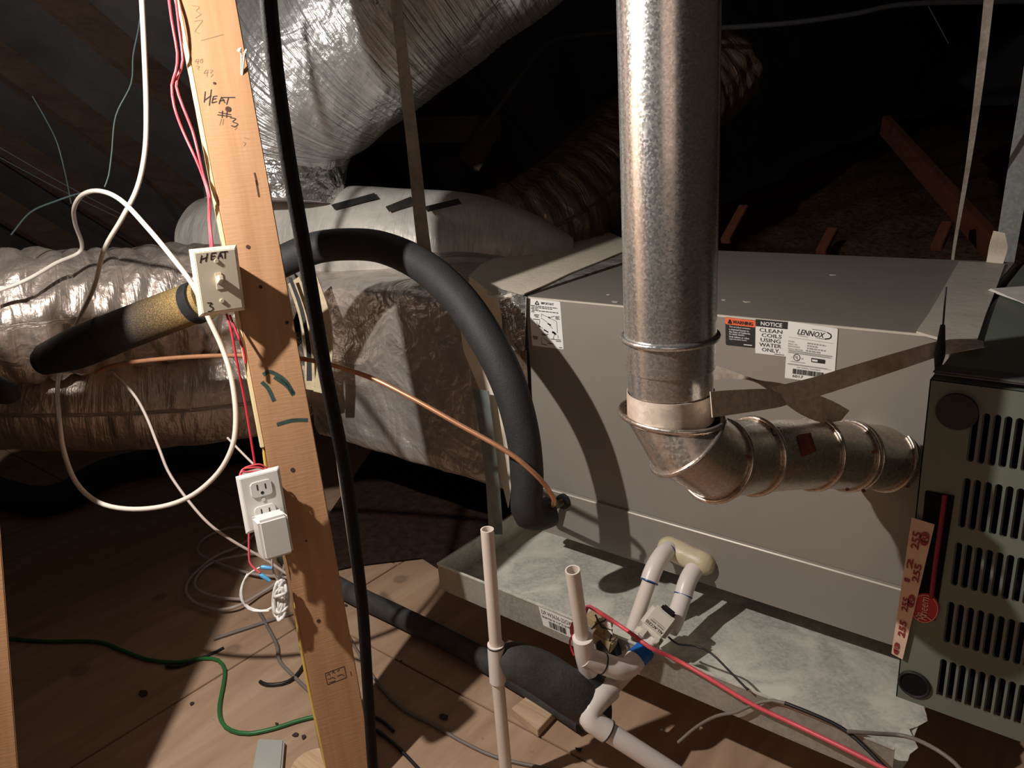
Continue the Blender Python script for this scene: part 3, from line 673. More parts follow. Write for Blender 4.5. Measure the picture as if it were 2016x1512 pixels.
zs=zat(722); zb=zat(765); ze=zat(815)
tube('pipe_sleeve',[(axx,axy,zs),(axx,axy,zc)],FR-.001,M['flue'],fv,n=56)
tube('pipe_band',[(axx,axy,zb),(axx,axy,zs+.004)],FR-.003,M['flue'],fv,n=56)
tube('pipe_sleeve',[(axx,axy,ze),(axx,axy,zb+.004)],FR-.0045,M['fluebrown'],fv,n=56)
# straight gores of the adjustable elbow, cut as mitred cylinders
cen=[np.array([axx,axy,ze]),U(1352,868,.935),U(1408,906,.985),U(1480,898,1.045),U(1600,893,1.11),U(1668,897,1.155),U(1740,900,1.20),U(1830,905,1.27)]
tans=[np.array([0,0,-1.0])]+[_n(_n(cen[i+1]-cen[i])+_n(cen[i]-cen[i-1])) for i in range(1,len(cen)-1)]+[_n(cen[-1]-cen[-2])]
def ringpts(c,t,r,axis,ref,n=48):
    """section of the cylinder along axis cut by the mitre plane (c,t)"""
    n1=_n(ref-axis*ref.dot(axis)); n2=np.cross(axis,n1); out=[]
    for q in np.arange(n)*2*math.pi/n:
        p=c+r*(math.cos(q)*n1+math.sin(q)*n2); k=-(p-c).dot(t)/axis.dot(t); out.append(p+axis*k)
    return out
ref=_n(np.array([.777,.6256,0]))
nm=['elbow_gore','elbow_gore','elbow_gore','pipe_section','pipe_section','elbow_gore','pipe_section']
mt=['fluebrown','fluebrown','fluebrown','fluebrown','fluebrown','fluebrown','fluebrown']
for i in range(len(cen)-1):
    a=_n(cen[i+1]-cen[i]); rf=ref if i<1 else np.array([0,0,1.0])
    A=ringpts(cen[i],tans[i],FR-.004,a,rf); B=ringpts(cen[i+1],tans[i+1],FR-.004,a,rf)
    MB().add(A+B,[(j,(j+1)%48,48+(j+1)%48,48+j) for j in range(48)]).build(nm[i],M[mt[i]],fv,smooth=True)
    Q=ringpts(cen[i],tans[i],FR-.002,a,rf,56); Q.append(Q[0]); tube('bead',Q,.0036,M['fluebrown'],fv,n=8,step=1)
for t_ in (.15,): bead(cen[5]*(1-t_)+cen[6]*t_,cen[6]-cen[5],FR-.003,M['fluebrown'],.003)
def on_flue(px,py,seg,r=FR-.0036):
    a=cen[seg]; d=_n(cen[seg+1]-a); rr=ray((px,py)); best=1e9;res=None
    for k in np.linspace(.8,1.4,1200):
        q=CAM+rr*k; w_=q-a; dist=np.linalg.norm(w_-d*w_.dot(d))
        if dist<=r: return q-rr*.0006
    return CAM+rr*1.05
gv=[];G=7
for j in range(G):
    for i in range(G):
        u,v=i/(G-1),j/(G-1); px=(1570+26*u)*(1-v)+(1580+28*u)*v; py=(856-4*u)*(1-v)+(900-12*u)*v; gv.append(on_flue(px,py,3,FR-.0028))
MB().add(gv,[(j*G+i,j*G+i+1,(j+1)*G+i+1,(j+1)*G+i) for j in range(G-1) for i in range(G-1)]).build('rust_patch',M['rust'],fv,smooth=True)['label']='rust-red square mark'
mb=MB(); V,Fs=strokes_geo([[(1536,842),(1518,842)],[(1518,842),(1523,858)],[(1523,858),(1532,855)]],lambda x,y:on_flue(x,y,3,FR-.0026),2.2); mb.add(V,Fs).build('pen_mark',M['pen'],fv)
for px,py,sg in ((1436,880,2),(1473,900,2),(1722,889,5),(1778,953,6),(1787,957,6),(1806,903,6),(1668,963,4),(1700,966,5)):
    c=on_flue(px,py,sg); r_=ray((px,py)); tube('screw',[c,c-r_*.0022],.0028,M['rust'],fv,n=8)
# strap looped round the flue and run back to the furnace
stp=root('hanger_strap',U(1500,780,1.0),'brown weathered metal strap looped round the vent pipe, twisted toward the furnace top','strap')
dfl=.895
th=np.linspace(math.radians(150),math.radians(400),26); zst1,zst0=zat(768),zat(822)
pr=[]
for a in th: c=np.array([axx+(FR-.002)*math.cos(a),axy+(FR-.002)*math.sin(a)]); pr.append((np.array([*c,zst1]),np.array([*c,zst0])))
ribbon('strap_loop',pr,M['strap'],stp,.0012)
ribbon('strap_end',[(U(1398,771,.872),U(1402,822,.878)),(U(1425,769,.90),U(1430,818,.905)),(U(1460,767,.93),U(1470,812,.935)),(U(1510,766,.97),U(1528,803,.975)),(U(1535,775,1.0),U(1549,797,1.0))],M['strap'],stp,.0012)
ribbon('strap_end',[(U(1400,716,1.02),U(1400,748,1.02)),(U(1440,730,1.02),U(1452,746,1.02)),(U(1490,748,1.02),U(1492,754,1.015)),(U(1535,754,1.03),U(1540,790,1.03)),(U(1590,770,1.06),U(1575,815,1.06)),(U(1640,790,1.09),U(1618,832,1.09)),(U(1672,808,1.11),U(1655,828,1.11))],M['strap'],stp,.0012)
ribbon('strap_tail',[(U(1520,762,1.005),U(1545,797,1.005)),(U(1600,743,1.02),U(1618,778,1.02)),(U(1690,716,1.03),U(1705,750,1.03)),(U(1780,690,1.035),U(1795,720,1.035)),(U(1850,671,1.04),U(1858,699,1.035)),(PZ((1905,668),.787),PZ((1912,688),.787)),(PZ((1935,672),.787),PZ((1938,684),.787))],M['strap'],stp,.0012)
# ================================================================== POSTS
def post_frame(top,bot,yaw,width,depth):
    w_=_n(top-bot); mid=(top+bot)/2; v=_n(CAM-mid); ri=R[:,0]; nf=_n(v+math.tan(yaw)*ri); nf=_n(nf-w_*nf.dot(w_)); u_=np.cross(w_,nf)
    return w_,nf,u_
ptop=U(410,0,1.15); pbot=U(690,1512,1.355)
w_,nf,u_=post_frame(ptop,pbot,math.radians(5),.08,.089)
PW=.0805
pb=pbot+(w_*(0.0-pbot[2])/w_[2])
Lp=1.75/ w_[2]
pm=Matrix(((u_[0],nf[0],w_[0],pb[0]),(u_[1],nf[1],w_[1],pb[1]),(u_[2],nf[2],w_[2],pb[2]),(0,0,0,1)))   # local x=right, y=toward viewer, z=up
post=root('wooden_post',None,'leaning wooden post with handwriting and a switch, left of the foam hose','post',mat=pm)
box('timber',(-PW/2,PW/2,-.118,0,0.004,Lp),M['post'],post,.0015,local=True)
pmi=pm.inverted()
def pf(px,py,off=0.0):
    """pixel -> local (x,z) on the post face (or a plane 'off' in front of it)"""
    n=nf; p0=pb+nf*off; r=ray((px,py)); t=(p0-CAM).dot(n)/r.dot(n); q=CAM+r*t; d=q-pb; return d.dot(u_),d.dot(w_)
def pl_(px,py,k=.0006): x,z=pf(px,py); return np.array([x,k,z])
def poststrokes(name,lines,width,mat,k=.0003):
    L=[[pf(*p) for p in ln] for ln in lines]; V,Fs=strokes_geo(L,lambda a,b:np.array([a,k,b]),width); return MB().add(V,Fs).build(name,mat,post,local=True)
o=poststrokes('handwriting',[[(404,180),(402,202)],[(416,176),(412,208)],[(402,198),(416,188)],[(420,190),(417,203)],[(417,203),(427,200)],[(418,196),(426,194)],[(420,190),(428,189)],[(431,205),(436,191)],[(436,191),(443,203)],[(431,199),(442,197)],[(438,192),(463,192)],[(450,192),(446,206)]],.0016,M['pen']); o['label']='black marker handwriting reading HEAT'
poststrokes('handwriting',[[(430,221),(455,226)],[(428,226),(456,230)],[(438,218),(437,232)],[(447,219),(446,232)],[(453,232),(464,234),(458,240),(468,244),(462,250),(455,247)]],.0015,M['pen'])
for grp in ([[(384,122),(387,116)],[(384,122),(391,121)],[(390,116),(389,127)],[(394,119),(398,116),(398,123),(394,123),(394,119)],[(386,130),(392,131),(389,136),(393,138)]],[[(401,145),(406,137)],[(401,145),(410,143)],[(409,137),(407,151)],[(413,138),(419,139),(414,144),(419,147),(414,152)]],[[(378,11),(392,14),(386,22),(395,28),(384,36)],[(382,42),(398,40),(392,50),(384,62),(392,66)]],[[(395,80),(440,68)]],[[(458,247),(466,250),(462,256)],[(436,234),(432,247)],[(440,234),(438,246)]],[[(480,270),(490,274)],[(478,280),(483,282),(480,288)]]): poststrokes('pencil_writing',grp,.0010,M['pencil'])
x0,z0=pf(449,215)
def pdot(px,py,r,mat,name='nail_hole'):
    x,z=pf(px,py); return MB().add(*tube_geo([(x,-.0005,z),(x,.0008,z)],r,12)).build(name,mat,post,local=True)
pdot(449,215,.0042,M['knot']); pdot(422,164,.002,M['knot']); pdot(488,486,.0032,M['knot']); pdot(513,565,.0030,M['knot']); pdot(565,635,.003,M['knot']); pdot(576,925,.0036,M['knot']); pdot(603,1065,.0018,M['knot']); pdot(627,1222,.0032,M['knot'])
poststrokes('split_mark',[[(501,340),(507,365)],[(504,355),(510,388)]],.0028,M['knot'])
for a in ([(518,738),(532,732),(560,748),(578,775)],[(515,752),(528,765),(540,790)],[(545,836),(575,828),(606,827)],[(540,742),(565,760),(578,778)]): poststrokes('paint_smear',[a],.0065,M['tealpaint'])
# bent nails at the right edge
for a,b,c in (((471,106),(474,112),(476,150)),((482,109),(480,114),(477,150))):
    P=[np.append(pf(*c),0)[[0,2,1]]+np.array([0,-.002,0]),np.append(pf(*b),0)[[0,2,1]]+np.array([0,.014,0]),np.append(pf(*a),0)[[0,2,1]]+np.array([0,.018,0])]
    tube('nail',P,.0014,M['nail'],post,n=8,local=True); tube('nail_head',[P[2],P[2]+np.array([-.001,.001,.0012])],.0038,M['nail'],post,n=10,local=True)
poststrokes('lumber_stamp',[[(640,1326),(678,1312)],[(678,1312),(682,1334)],[(682,1334),(645,1348)],[(645,1348),(640,1326)],[(644,1330),(648,1326),(650,1331)],[(654,1326),(656,1322),(660,1326)],[(664,1322),(668,1318)],[(646,1338),(655,1334),(660,1336)],[(664,1332),(672,1328),(678,1330)],[(648,1344),(660,1340)],[(690,1322),(692,1330)]],.0012,M['pen'])
# pale sliver: lamplight on the post's left side put into its colour
box('highlight',(-PW/2-.007,-PW/2-.0003,-.020,-.003,.65,Lp),M['highlight'],post,.001,local=True)['label']='pale yellow sliver painting lamplight along the left edge'
# left brace standing at the frame edge
q1=U(-9,1167,1.07); q2=U(17,1512,1.066); wd=_n(q1-q2); qb=q2+wd*(0-q2[2])/wd[2]; 
w2,n2,u2=post_frame(q1,q2,math.radians(2),.08,.038)
m2=Matrix(((u2[0],n2[0],w2[0],qb[0]),(u2[1],n2[1],w2[1],qb[1]),(u2[2],n2[2],w2[2],qb[2]),(0,0,0,1)))
p2=root('wooden_post',None,'bare wooden post cut by the left edge of the view','post',mat=m2)
box('timber',(-.09,.011,-.038,0,.004,1.24),M['stud'],p2,.0015,local=True)
wl=MB().add(*[(lambda V:(np.array([list(m2@Vector(p)) for p in V]),BF))(hexa([(-1.9,-.03,.02),(-.0905,-.03,.02),(-.0905,-.018,.02),(-1.9,-.018,.02)],[(-1.9,-.03,1.75),(-.0905,-.03,1.20),(-.0905,-.018,1.20),(-1.9,-.018,1.75)])[0])][0]).build('shade_panel_left',M['ply'],None); wl['kind']='structure'  # added unseen panel, top sloped to shade the left floor and duct
# ================================================================== SWITCH and OUTLET on the post
def plate_root(name,tl,tr,br,bl,off,yaw,pit,label,cat):
    c=np.mean([pf(*p,off) for p in (tl,tr,br,bl)],axis=0)
    a=np.array(pf(*tr,off))-np.array(pf(*tl,off)); ang=math.atan2(a[1],a[0])
    a2=np.array(pf(*tl,off))-np.array(pf(*bl,off)); ang2=math.atan2(-a2[0],a2[1]); an=(ang+ang2)/2
    m=pm @ Matrix.Translation((c[0],off,c[1])) @ Matrix.Rotation(-an,4,'Y') @ Matrix.Rotation(-math.radians(yaw),4,'Z') @ Matrix.Rotation(-math.radians(pit),4,'X')
    W=np.linalg.norm(a)/math.cos(math.radians(yaw)); Hh=np.linalg.norm(a2)
    return root(name,None,label,cat,mat=m),W,Hh
def bevel_plate(mb,w,h,t,b):
    o=[(-w/2,-h/2),(w/2,-h/2),(w/2,h/2),(-w/2,h/2)]; V=[(x,0,z) for x,z in o]+[(x*(1-2*b/w),t,z*(1-2*b/h)) for x,z in o]
    mb.add(V,[(3,2,1,0),(4,5,6,7)]+[(i,(i+1)%4,4+(i+1)%4,4+i) for i in range(4)])
sw_,W,Hh=plate_root('light_switch',(367,491),(463,480),(487,612),(395,625),.055,17,10,'ivory toggle switch plate marked HEAT on the leaning post','switch')
mb=MB(); bevel_plate(mb,W,Hh,.006,.006); mb.build('plate',M['ivory'],sw_,local=True,bevel=.0008)
MB().add(*aabb(-W*.16,W*.32,-.062,-.0005,-Hh*.38,Hh*.38)).build('device_box',M['box'],sw_,local=True,bevel=.002)
MB().add(*aabb(-.0052,.0052,.0055,.0068,-.0125,.0125)).build('toggle_frame',M['ivory'],sw_,local=True,bevel=.0005)
tg=MB(); tg.add(*hexa([(-.0038,.0062,-.0045),(.0038,.0062,-.0045),(.0038,.0062,.0075),(-.0038,.0062,.0075)],[(-.003,.018,.003),(.003,.018,.003),(.003,.017,.0095),(-.003,.017,.0095)])); tg.build('toggle',M['ivory'],sw_,local=True,bevel=.0006)
for z in (.030,-.030): MB().add(*tube_geo([(0,.0055,z),(0,.0074,z)],.0035,14)).build('screw',M['ivory'],sw_,local=True,bevel=.0006)
def sws(lines,wd,name,mat,par,W,Hh,k=.0062):
    V,Fs=strokes_geo([[((a-.5)*W,(.5-b)*Hh) for a,b in ln] for ln in lines],lambda a,b:np.array([a,k,b]),wd); return MB().add(V,Fs).build(name,mat,par,local=True)
sws([[(.22,.10),(.17,.21)],[(.34,.08),(.28,.20)],[(.20,.16),(.33,.135)],[(.42,.09),(.39,.18)],[(.39,.18),(.50,.17)],[(.40,.135),(.49,.13)],[(.42,.09),(.52,.085)],[(.53,.18),(.60,.09)],[(.60,.09),(.63,.18)],[(.55,.14),(.63,.14)],[(.60,.085),(.76,.085)],[(.70,.085),(.68,.185)]],.0017,'handwriting',M['pen'],sw_,W,Hh)
sws([[(.19,.795),(.29,.81),(.23,.845),(.30,.88),(.26,.92),(.18,.925)]],.0016,'handwriting',M['pen'],sw_,W,Hh)
ou,W2,H2=plate_root('power_outlet',(462,935),(550,917),(568,1032),(485,1050),.052,10,2,'white duplex outlet plate on the leaning post with a white plug-in adapter','outlet')
mb=MB(); bevel_plate(mb,W2,H2,.006,.005); mb.build('plate',M['white'],ou,local=True,bevel=.0008)
MB().add(*aabb(-W2*.22,W2*.32,-.062,-.0005,-H2*.38,H2*.38)).build('device_box',M['box'],ou,local=True,bevel=.002)
def receptacle(zc):
    pts=[]
    for st in range(24):
        a=2*math.pi*st/24; pts.append((max(-.0165,min(.0165,.0185*math.cos(a)*1.05)),zc+max(-.0125,min(.0125,.0165*math.sin(a)))))
    n=len(pts); mb=MB(); mb.add([(x,.0055,z) for x,z in pts]+[(x,.008,z) for x,z in pts],[tuple(range(n,2*n))]+[(i,(i+1)%n,n+(i+1)%n,n+i) for i in range(n)])
    r_=mb.build('receptacle',M['white'],ou,local=True,bevel=.0006)
    mb=MB(); mb.add(*aabb(-.0072,-.0052,.0078,.0083,zc-.001,zc+.008)); mb.add(*aabb(.0052,.0072,.0078,.0083,zc-.001,zc+.007)); mb.add(*tube_geo([(0,.0078,zc-.0065),(0,.0083,zc-.0065)],.0026,10)); mb.build('slots',M['ink'],r_,local=True)
receptacle(.020); receptacle(-.020)
MB().add(*tube_geo([(0,.0055,.002),(0,.0072,.002)],.003,12)).build('screw',M['white'],ou,local=True)
ad=MB().add(*aabb(-.023,.023,.010,.048,-.083,-.018)).build('adapter_body',M['white'],ou,local=True,bevel=.004); ad['label']='white plug-in power adapter'
MB().add(*aabb(-.0225,.0225,.0085,.0105,-.076,-.020)).build('adapter_foot',M['white'],ou,local=True)
mb=MB()
for k in range(4):
    th=np.linspace(0,2*math.pi,26); P=[(W2*.40*np.sign(math.cos(a))*abs(math.cos(a))**.5+.0, -.012-.004*k, H2*.44*np.sign(math.sin(a))*abs(math.sin(a))**.5+.006*math.sin(3*a+k)+.004) for a in th]
    mb.add(*tube_geo(P,.0016,6,.006))
mb.build('wrapped_wire',M['pink'],ou,smooth=True,local=True)['label']='red wires wound round the outlet box'
# ================================================================== HOSE, LINES
hose=[U(455,566,1.56),U(505,540,1.575),U(562,512,1.585),U(622,488,1.58),U(690,481,1.57),U(755,488,1.54),U(830,522,1.49),U(900,584,1.44),U(957,665,1.405),U(1000,752,1.39),U(1027,845,1.395),U(1038,930,1.41),U(1037,1000,1.43)]
hose+=[hose[-1]+np.array([.003,.014,-.020]),hose[-1]+np.array([.009,.034,-.026]),hose[-1]+np.array([.016,.052,-.026])]
rr_=[.033]*5+[.0325,.033,.0335,.0335,.0325,.0315,.0305,.0305,.0305,.0303,.029]
P=np.array([list(p)+[r] for p,r in zip(hose,rr_)])
ho=tube('insulated_hose',P,0,M['foam'],None,n=32,step=.012); tag(ho,'thick black foam-covered refrigerant line arching over to the coil front','pipe')
P=np.array([list(U(404,588,1.52))+[.041],list(U(300,627,1.55))+[.042],list(U(215,660,1.57))+[.0425],list(U(140,690,1.59))+[.041],list(U(92,706,1.61))+[.033]])
lp=tube('insulated_pipe',P,0,M['gold'],None,n=32,step=.012); tag(lp,'black foam-covered pipe with gold residue in front of the foil duct','pipe')
P=np.array([list(U(396,591,1.515))+[.0425],list(U(380,598,1.523))+[.0428]]); o=tube('tape_ring',P,0,M['foam'],lp,n=32)
P=np.array([list(U(210,662,1.568))+[.0433],list(U(140,690,1.588))+[.042],list(U(84,712,1.615))+[.029]]); o=tube('foam_sleeve',P,0,M['foam'],lp,n=32,step=.012)
cable('copper_line',[U(190,735,1.56),U(215,722,1.55),U(270,712,1.53),U(370,703,1.50),U(480,700,1.46),U(600,707,1.42),U(715,738,1.40),U(800,778,1.38),U(900,834,1.36),U(1000,890,1.345),U(1055,935,1.355),U(1082,968,1.385),U(1090,992,1.42),fit+np.array([-.026,-.055,-.014])],.0046,M['copper'],'thin copper line curving from the black pipe across to the coil front','pipe',n=12)
o=tube('insulated_pipe',np.array([list(U(-30,760,1.5))+[.03],list(U(20,775,1.5))+[.022],list(U(38,779,1.5))+[.006]]),0,M['foam'],None,n=20); tag(o,'stub of black foam pipe poking in at the left edge','pipe')
# pipe on the floor
fz=.026
pts=[PZ(p,fz) for p in ((560,1095),(620,1128),(690,1167),(780,1210),(870,1255),(960,1303),(1060,1362),(1150,1420))]
o=tube('insulated_pipe',pts,.024,M['foam2'],None,n=24,step=.02); tag(o,'dusty black foam-covered pipe lying across the plywood behind the upright white pipe','pipe')
o=tube('insulated_pipe',[PZ((-60,950),.05),PZ((60,985),.05),PZ((130,975),.05),PZ((210,930),.05),PZ((330,905),.05),PZ((520,880),.05)],.05,M['foam'],None,n=24,step=.03); tag(o,'black foam-covered pipe in the dark under the foil ducts','pipe')
# ================================================================== STRAPS and hanging things
ribbon_things=[]
def strap(name,pairs,mat,label,thick=.0012):
    o=ribbon(name,pairs,mat,None,thick); return tag(o,label,'strap')
strap('hanger_strap',[(U(763,-60,1.56),U(783,-60,1.56)),(U(769,0,1.58),U(790,0,1.58)),(U(785,150,1.62),U(809,150,1.62)),(U(802,300,1.68),U(827,300,1.68)),(U(815,430,1.74),U(841,430,1.74)),(U(822,490,1.76),U(850,500,1.76))],M['strapd'],'flat metal hanger strap running down from the roof to the foil plenum')
strap('hanger_strap',[(U(1942,-50,1.75),U(1962,-50,1.75)),(U(1922,150,1.8),U(1938,150,1.8)),(U(1902,320,1.9),U(1912,320,1.9)),(U(1878,472,2.0),U(1884,472,2.0)),(U(1872,520,2.02),U(1877,520,2.02))],M['strap'],'narrow dim strap hanging behind the coil cabinet at the right')
strap('support_strip',[(U(2060,-200,1.95),U(2110,-200,1.95)),(U(2018,120,1.98),U(2066,120,1.98)),(U(1985,330,2.0),U(2030,330,2.0)),(U(1956,518,2.02),U(1996,518,2.02)),(U(1950,560,2.03),U(1990,560,2.03))],M['steel'],'bright galvanised strip standing behind the furnace at the right edge',.002)
fg=[(525,-40,.60),(540,120,.62),(565,300,.65),(600,500,.69),(640,730,.74),(680,930,.80),(700,1080,.85),(714,1200,.89),(722,1320,.93),(734,1512,.99),(742,1600,1.02)]
P=np.array([list(U(*p))+[.0070] for p in fg]); o=tube('hanging_cable',P,0,M['jet'],None,n=14,step=.02); tag(o,'black cable hanging straight down in front of everything, right of the leaning post','cable')
cable('thin_wire',[U(664,900,.86),U(672,960,.86),U(684,1040,.87),U(694,1110,.88),U(703,1180,.895)],.0016,M['greycable'],'thin grey wire clinging to the hanging black cable','wire')
# thin antenna-like wire at furnace corner
cable('thin_wire',[U(1863,565,1.04),U(1859,610,1.035),U(1856,650,1.03),U(1851,700,1.02)],.0012,M['foam'],'thin dark wire hanging at the furnace corner beside the pale duct tape','wire')
o=tube('wire_knot',np.array([list(U(1856,640,1.03))+[.003],list(U(1853,670,1.025))+[.005],list(U(1850,700,1.015))+[.0065],list(U(1845,728,1.005))+[.003]]),0,M['foam'],None,n=10); tag(o,'dark frayed end of wire at the furnace top corner','wire')
# ================================================================== WHITE CABLE and small wires, upper left
cable('white_cable',[U(-30,582,1.60),U(50,552,1.63),(U(110,518,1.68)),U(160,492,1.72),U(148,440,1.62),U(146,410,1.52),U(162,384,1.44),U(195,376,1.38),U(238,394,1.33),U(290,448,1.30),U(340,508,1.29),U(380,562,1.29),U(412,630,1.30),U(436,682,1.31),U(452,730,1.31),U(461,778,1.31),U(464,830,1.31),U(457,880,1.31),U(430,930,1.32),U(380,974,1.33),U(320,997,1.34),U(250,1002,1.35),U(192,988,1.36),U(150,950,1.37),U(126,890,1.38),U(117,830,1.40),U(113,765,1.62),U(124,705,1.68),U(150,640,1.67),U(185,565,1.56),U(205,492,1.46),U(240,430,1.40),U(270,370,1.37),U(285,300,1.34),U(288,220,1.31),U(284,100,1.28),U(276,-60,1.25)],.0043,M['whitecable'],'white sheathed cable looping from the roof down in front of the foil duct','cable',n=10)
cable('pale_cord',[U(222,735,1.54),U(262,775,1.50),U(288,820,1.47),U(312,880,1.44),U(338,940,1.43),U(400,1020,1.41),U(455,1063,1.42),U(520,1100,1.44),U(572,1135,1.45)],.0028,M['pinkcable'],'pale thin cord drooping from the black pipe toward the post','cord')
cable('thin_wire',[U(283,-10,1.5),U(272,60,1.5),U(262,110,1.5),U(258,165,1.5),U(228,228,1.5),U(220,300,1.5),U(214,345,1.5),U(206,368,1.5)],.0016,M['teal'],'thin greenish wire beside the hanging white cable','wire')
cable('thin_wire',[U(22,462,1.62),U(60,418,1.6),U(110,396,1.58),U(160,380,1.56),U(205,375,1.5)],.0018,M['teal'],'thin greenish wire slanting up from the foil duct to the white loop','wire')
cable('thin_wire',[U(64,190,1.8),U(90,235,1.8),U(112,280,1.8),U(128,340,1.8),U(140,400,1.75)],.0016,M['teal'],'faint thin wire hanging at the dim far left','wire')
for k,(a,b) in enumerate((((-10,285),(245,425)),((-10,305),(240,432)))):
    cable('thin_wire',[U(*a,2.2),U((a[0]+b[0])/2,(a[1]+b[1])/2+3,2.3),U(*b,2.4)],.0012,M['teal'],f'faint straight wire crossing the dark roof at left, {"upper" if k==0 else "lower"} of two','wire')
cable('red_wire',[U(330,-20,1.13),U(338,40,1.13),U(349,105,1.14),U(346,140,1.14),U(338,168,1.15),U(343,210,1.15),U(360,258,1.16),U(385,312,1.16),U(400,350,1.17),U(411,390,1.17),U(411,430,1.18),U(414,470,1.18),U(416,500,1.19)],.0020,M['pink'],'pink-red wire running down to the switch, the left of the twin wires','wire')
cable('red_wire',[U(344,-20,1.13),U(352,50,1.13),U(360,118,1.14),U(352,145,1.15),U(347,170,1.15),U(360,210,1.15),U(378,255,1.16),U(390,300,1.16),U(402,350,1.17),U(413,385,1.17),U(413,430,1.18),U(418,480,1.18),U(419,500,1.19)],.0020,M['pink'],'pink-red wire running down to the switch, the right of the twin wires','wire')
cable('red_wire',[U(446,618,1.2),U(456,655,1.2),U(466,710,1.21),U(480,780,1.23),U(490,840,1.24),U(502,915,1.25)],.0019,M['red'],'red wire between the switch plate and the outlet','wire')
cable('red_wire',[U(452,620,1.195),U(464,650,1.195),U(478,685,1.195),U(484,715,1.2)],.0019,M['red'],'short red wire hugging the post edge under the switch','wire')
cable('red_wire',[U(490,1046,1.25),U(490,1075,1.25),U(491,1105,1.25),U(500,1118,1.25),U(512,1128,1.25)],.0018,M['pink'],'pink wire hanging below the outlet to a blue connector','wire')
cable('yellow_wire',[U(524,840,1.27),U(519,880,1.265),U(521,905,1.265),U(530,960,1.27),U(540,1020,1.275),U(553,1065,1.28),U(569,1110,1.29),U(578,1160,1.30),U(584,1210,1.31),U(592,1270,1.325),U(604,1335,1.335),U(622,1420,1.345),U(645,1520,1.355)],.0028,M['yellow'],'yellow cable running down the left side of the leaning post','cable')
cable('tan_wire',[U(448,862,1.4),U(475,890,1.38),U(500,915,1.36)],.0022,M['pinkcable'],'short tan wire reaching the outlet from behind','wire')
# coil of pale cable on the floor
loop=[(575,1138),(545,1135),(500,1130),(455,1118),(410,1100),(390,1085),(400,1062),(440,1042),(478,1038),(500,1050),(470,1075),(425,1095),(395,1118),(370,1145),(368,1170),(390,1190),(430,1200),(470,1192),(510,1170),(545,1145),(560,1110),(545,1092),(500,1090),(450,1098),(410,1112),(385,1140),(390,1162),(430,1176),(480,1180)]
cable('cable_coil',[PZ(p,.012+.004*(i%3)) for i,p in enumerate(loop)],.0042,M['pinkcable'],'loose coil of pale cable lying on the plywood behind the post','cable',n=8)
cable('white_wire',[U(488,1130,1.27),U(478,1150,1.27),U(474,1172,1.27),U(482,1190,1.27),U(502,1201,1.27),U(525,1202,1.27),U(542,1190,1.27),U(548,1175,1.27)],.0024,M['whitecord'],'white cord loop hanging from the blue connectors by the post','cord')
cable('white_wire',[U(512,1117,1.262),U(497,1125,1.262),U(482,1140,1.265),U(476,1165,1.265),U(482,1192,1.268),U(500,1203,1.268),U(530,1203,1.265)],.0016,M['whitecord'],'thin white lead looping from the upper blue connector','cord')
cable('adapter_lead',[U(532,1070,1.25),U(536,1090,1.25),U(536,1115,1.255),U(542,1135,1.26),U(553,1150,1.265)],.0018,M['pinkcable'],'pale lead hanging from the plug-in adapter to the bundled cord','cord')
for i,(a,b) in enumerate((((514,1116),(536,1119)),((511,1130),(532,1144)))):
    o=tube('wire_connector',np.array([list(U(*a,1.252))+[.0028],list(U((a[0]*2+b[0])/3,(a[1]*2+b[1])/3,1.252))+[.0038],list(U(*b,1.252))+[.0026]]),0,M['bluecon'],None,n=10); tag(o,('upper' if i==0 else 'lower')+' light blue wire connector below the outlet','connector')
mb=MB()
for k in range(9):
    c=np.array([552+5*math.sin(k*2.1),1180.+2*math.cos(k)]); pts=[]
    for t in np.linspace(0,2*math.pi,18): pts.append(U(c[0]+(7+1.4*k%5)*math.cos(t)+ 9*math.sin(t)*-.25,c[1]+(40-2.5*k)*math.sin(t),1.262+.004*math.cos(t*2+k)))
    mb.add(*tube_geo(pts,.0027,7,.008))
mb.add(*tube_geo([U(540,1176,1.255),U(552,1172,1.248),U(564,1168,1.255)],.003,7,.006))
o=mb.build('cord_bundle',M['whitecord'],None,smooth=True); tag(o,'bundle of folded white cord hanging beside the post','cord')
# ================================================================== CONDENSATE DRAIN
dr=root('condensate_drain',PY((1200,1330),1.0),'white plastic condensate drain pipes with elbows and a float switch before the coil','pipe')
def pv(name,pts,r,mat=M['pvc'],n=24,step=.006): return tube(name,pts,r,mat,dr,n=n,step=step)
# putty block at the coil outlet
pa=PY((1316,1084),YF-.02); pc=PY((1382,1110),YF-.02)
sq=[(pa+np.array([-.022,.006,.008]),.010),(pa+np.array([-.014,.006,.006]),.019),(pa+np.array([0,.006,.003]),.0235),((pa+pc)/2+np.array([0,.006,0]),.023),(pc+np.array([0,.006,-.002]),.0235),(pc+np.array([.013,.006,-.004]),.019),(pc+np.array([.021,.006,-.005]),.010)]
tube('sealant_block',np.array([list(p_)+[r_] for p_,r_ in sq]),0,M['putty'],dr,n=20,step=.006,rmod=wr(31,.10,60,4))
A=[U(1330,1078,1.50),U(1310,1086,1.475),U(1296,1104,1.455),U(1285,1125,1.445),U(1278,1145,1.44)]
B=[U(1392,1104,1.49),U(1374,1114,1.465),U(1360,1132,1.445),U(1351,1152,1.435),U(1345,1172,1.43)]
for Q in (A,B):
    pv('elbow',Q,.0172)
    d=_n(Q[1]-Q[0]); 
pv('pipe',[A[-1],U(1246,1238,1.44)],.0135,M['pvcold'])
pv('pipe',[B[-1],U(1328,1222,1.40),U(1318,1240,1.39)],.0165)
def gl(p,q,r,mat=M['blueglue'],name='glue_ring'):
    p=np.array(p);q=np.array(q);d=_n(q-p); return tube(name,[p-d*.0012,p+d*.0012],r,mat,dr,n=24)
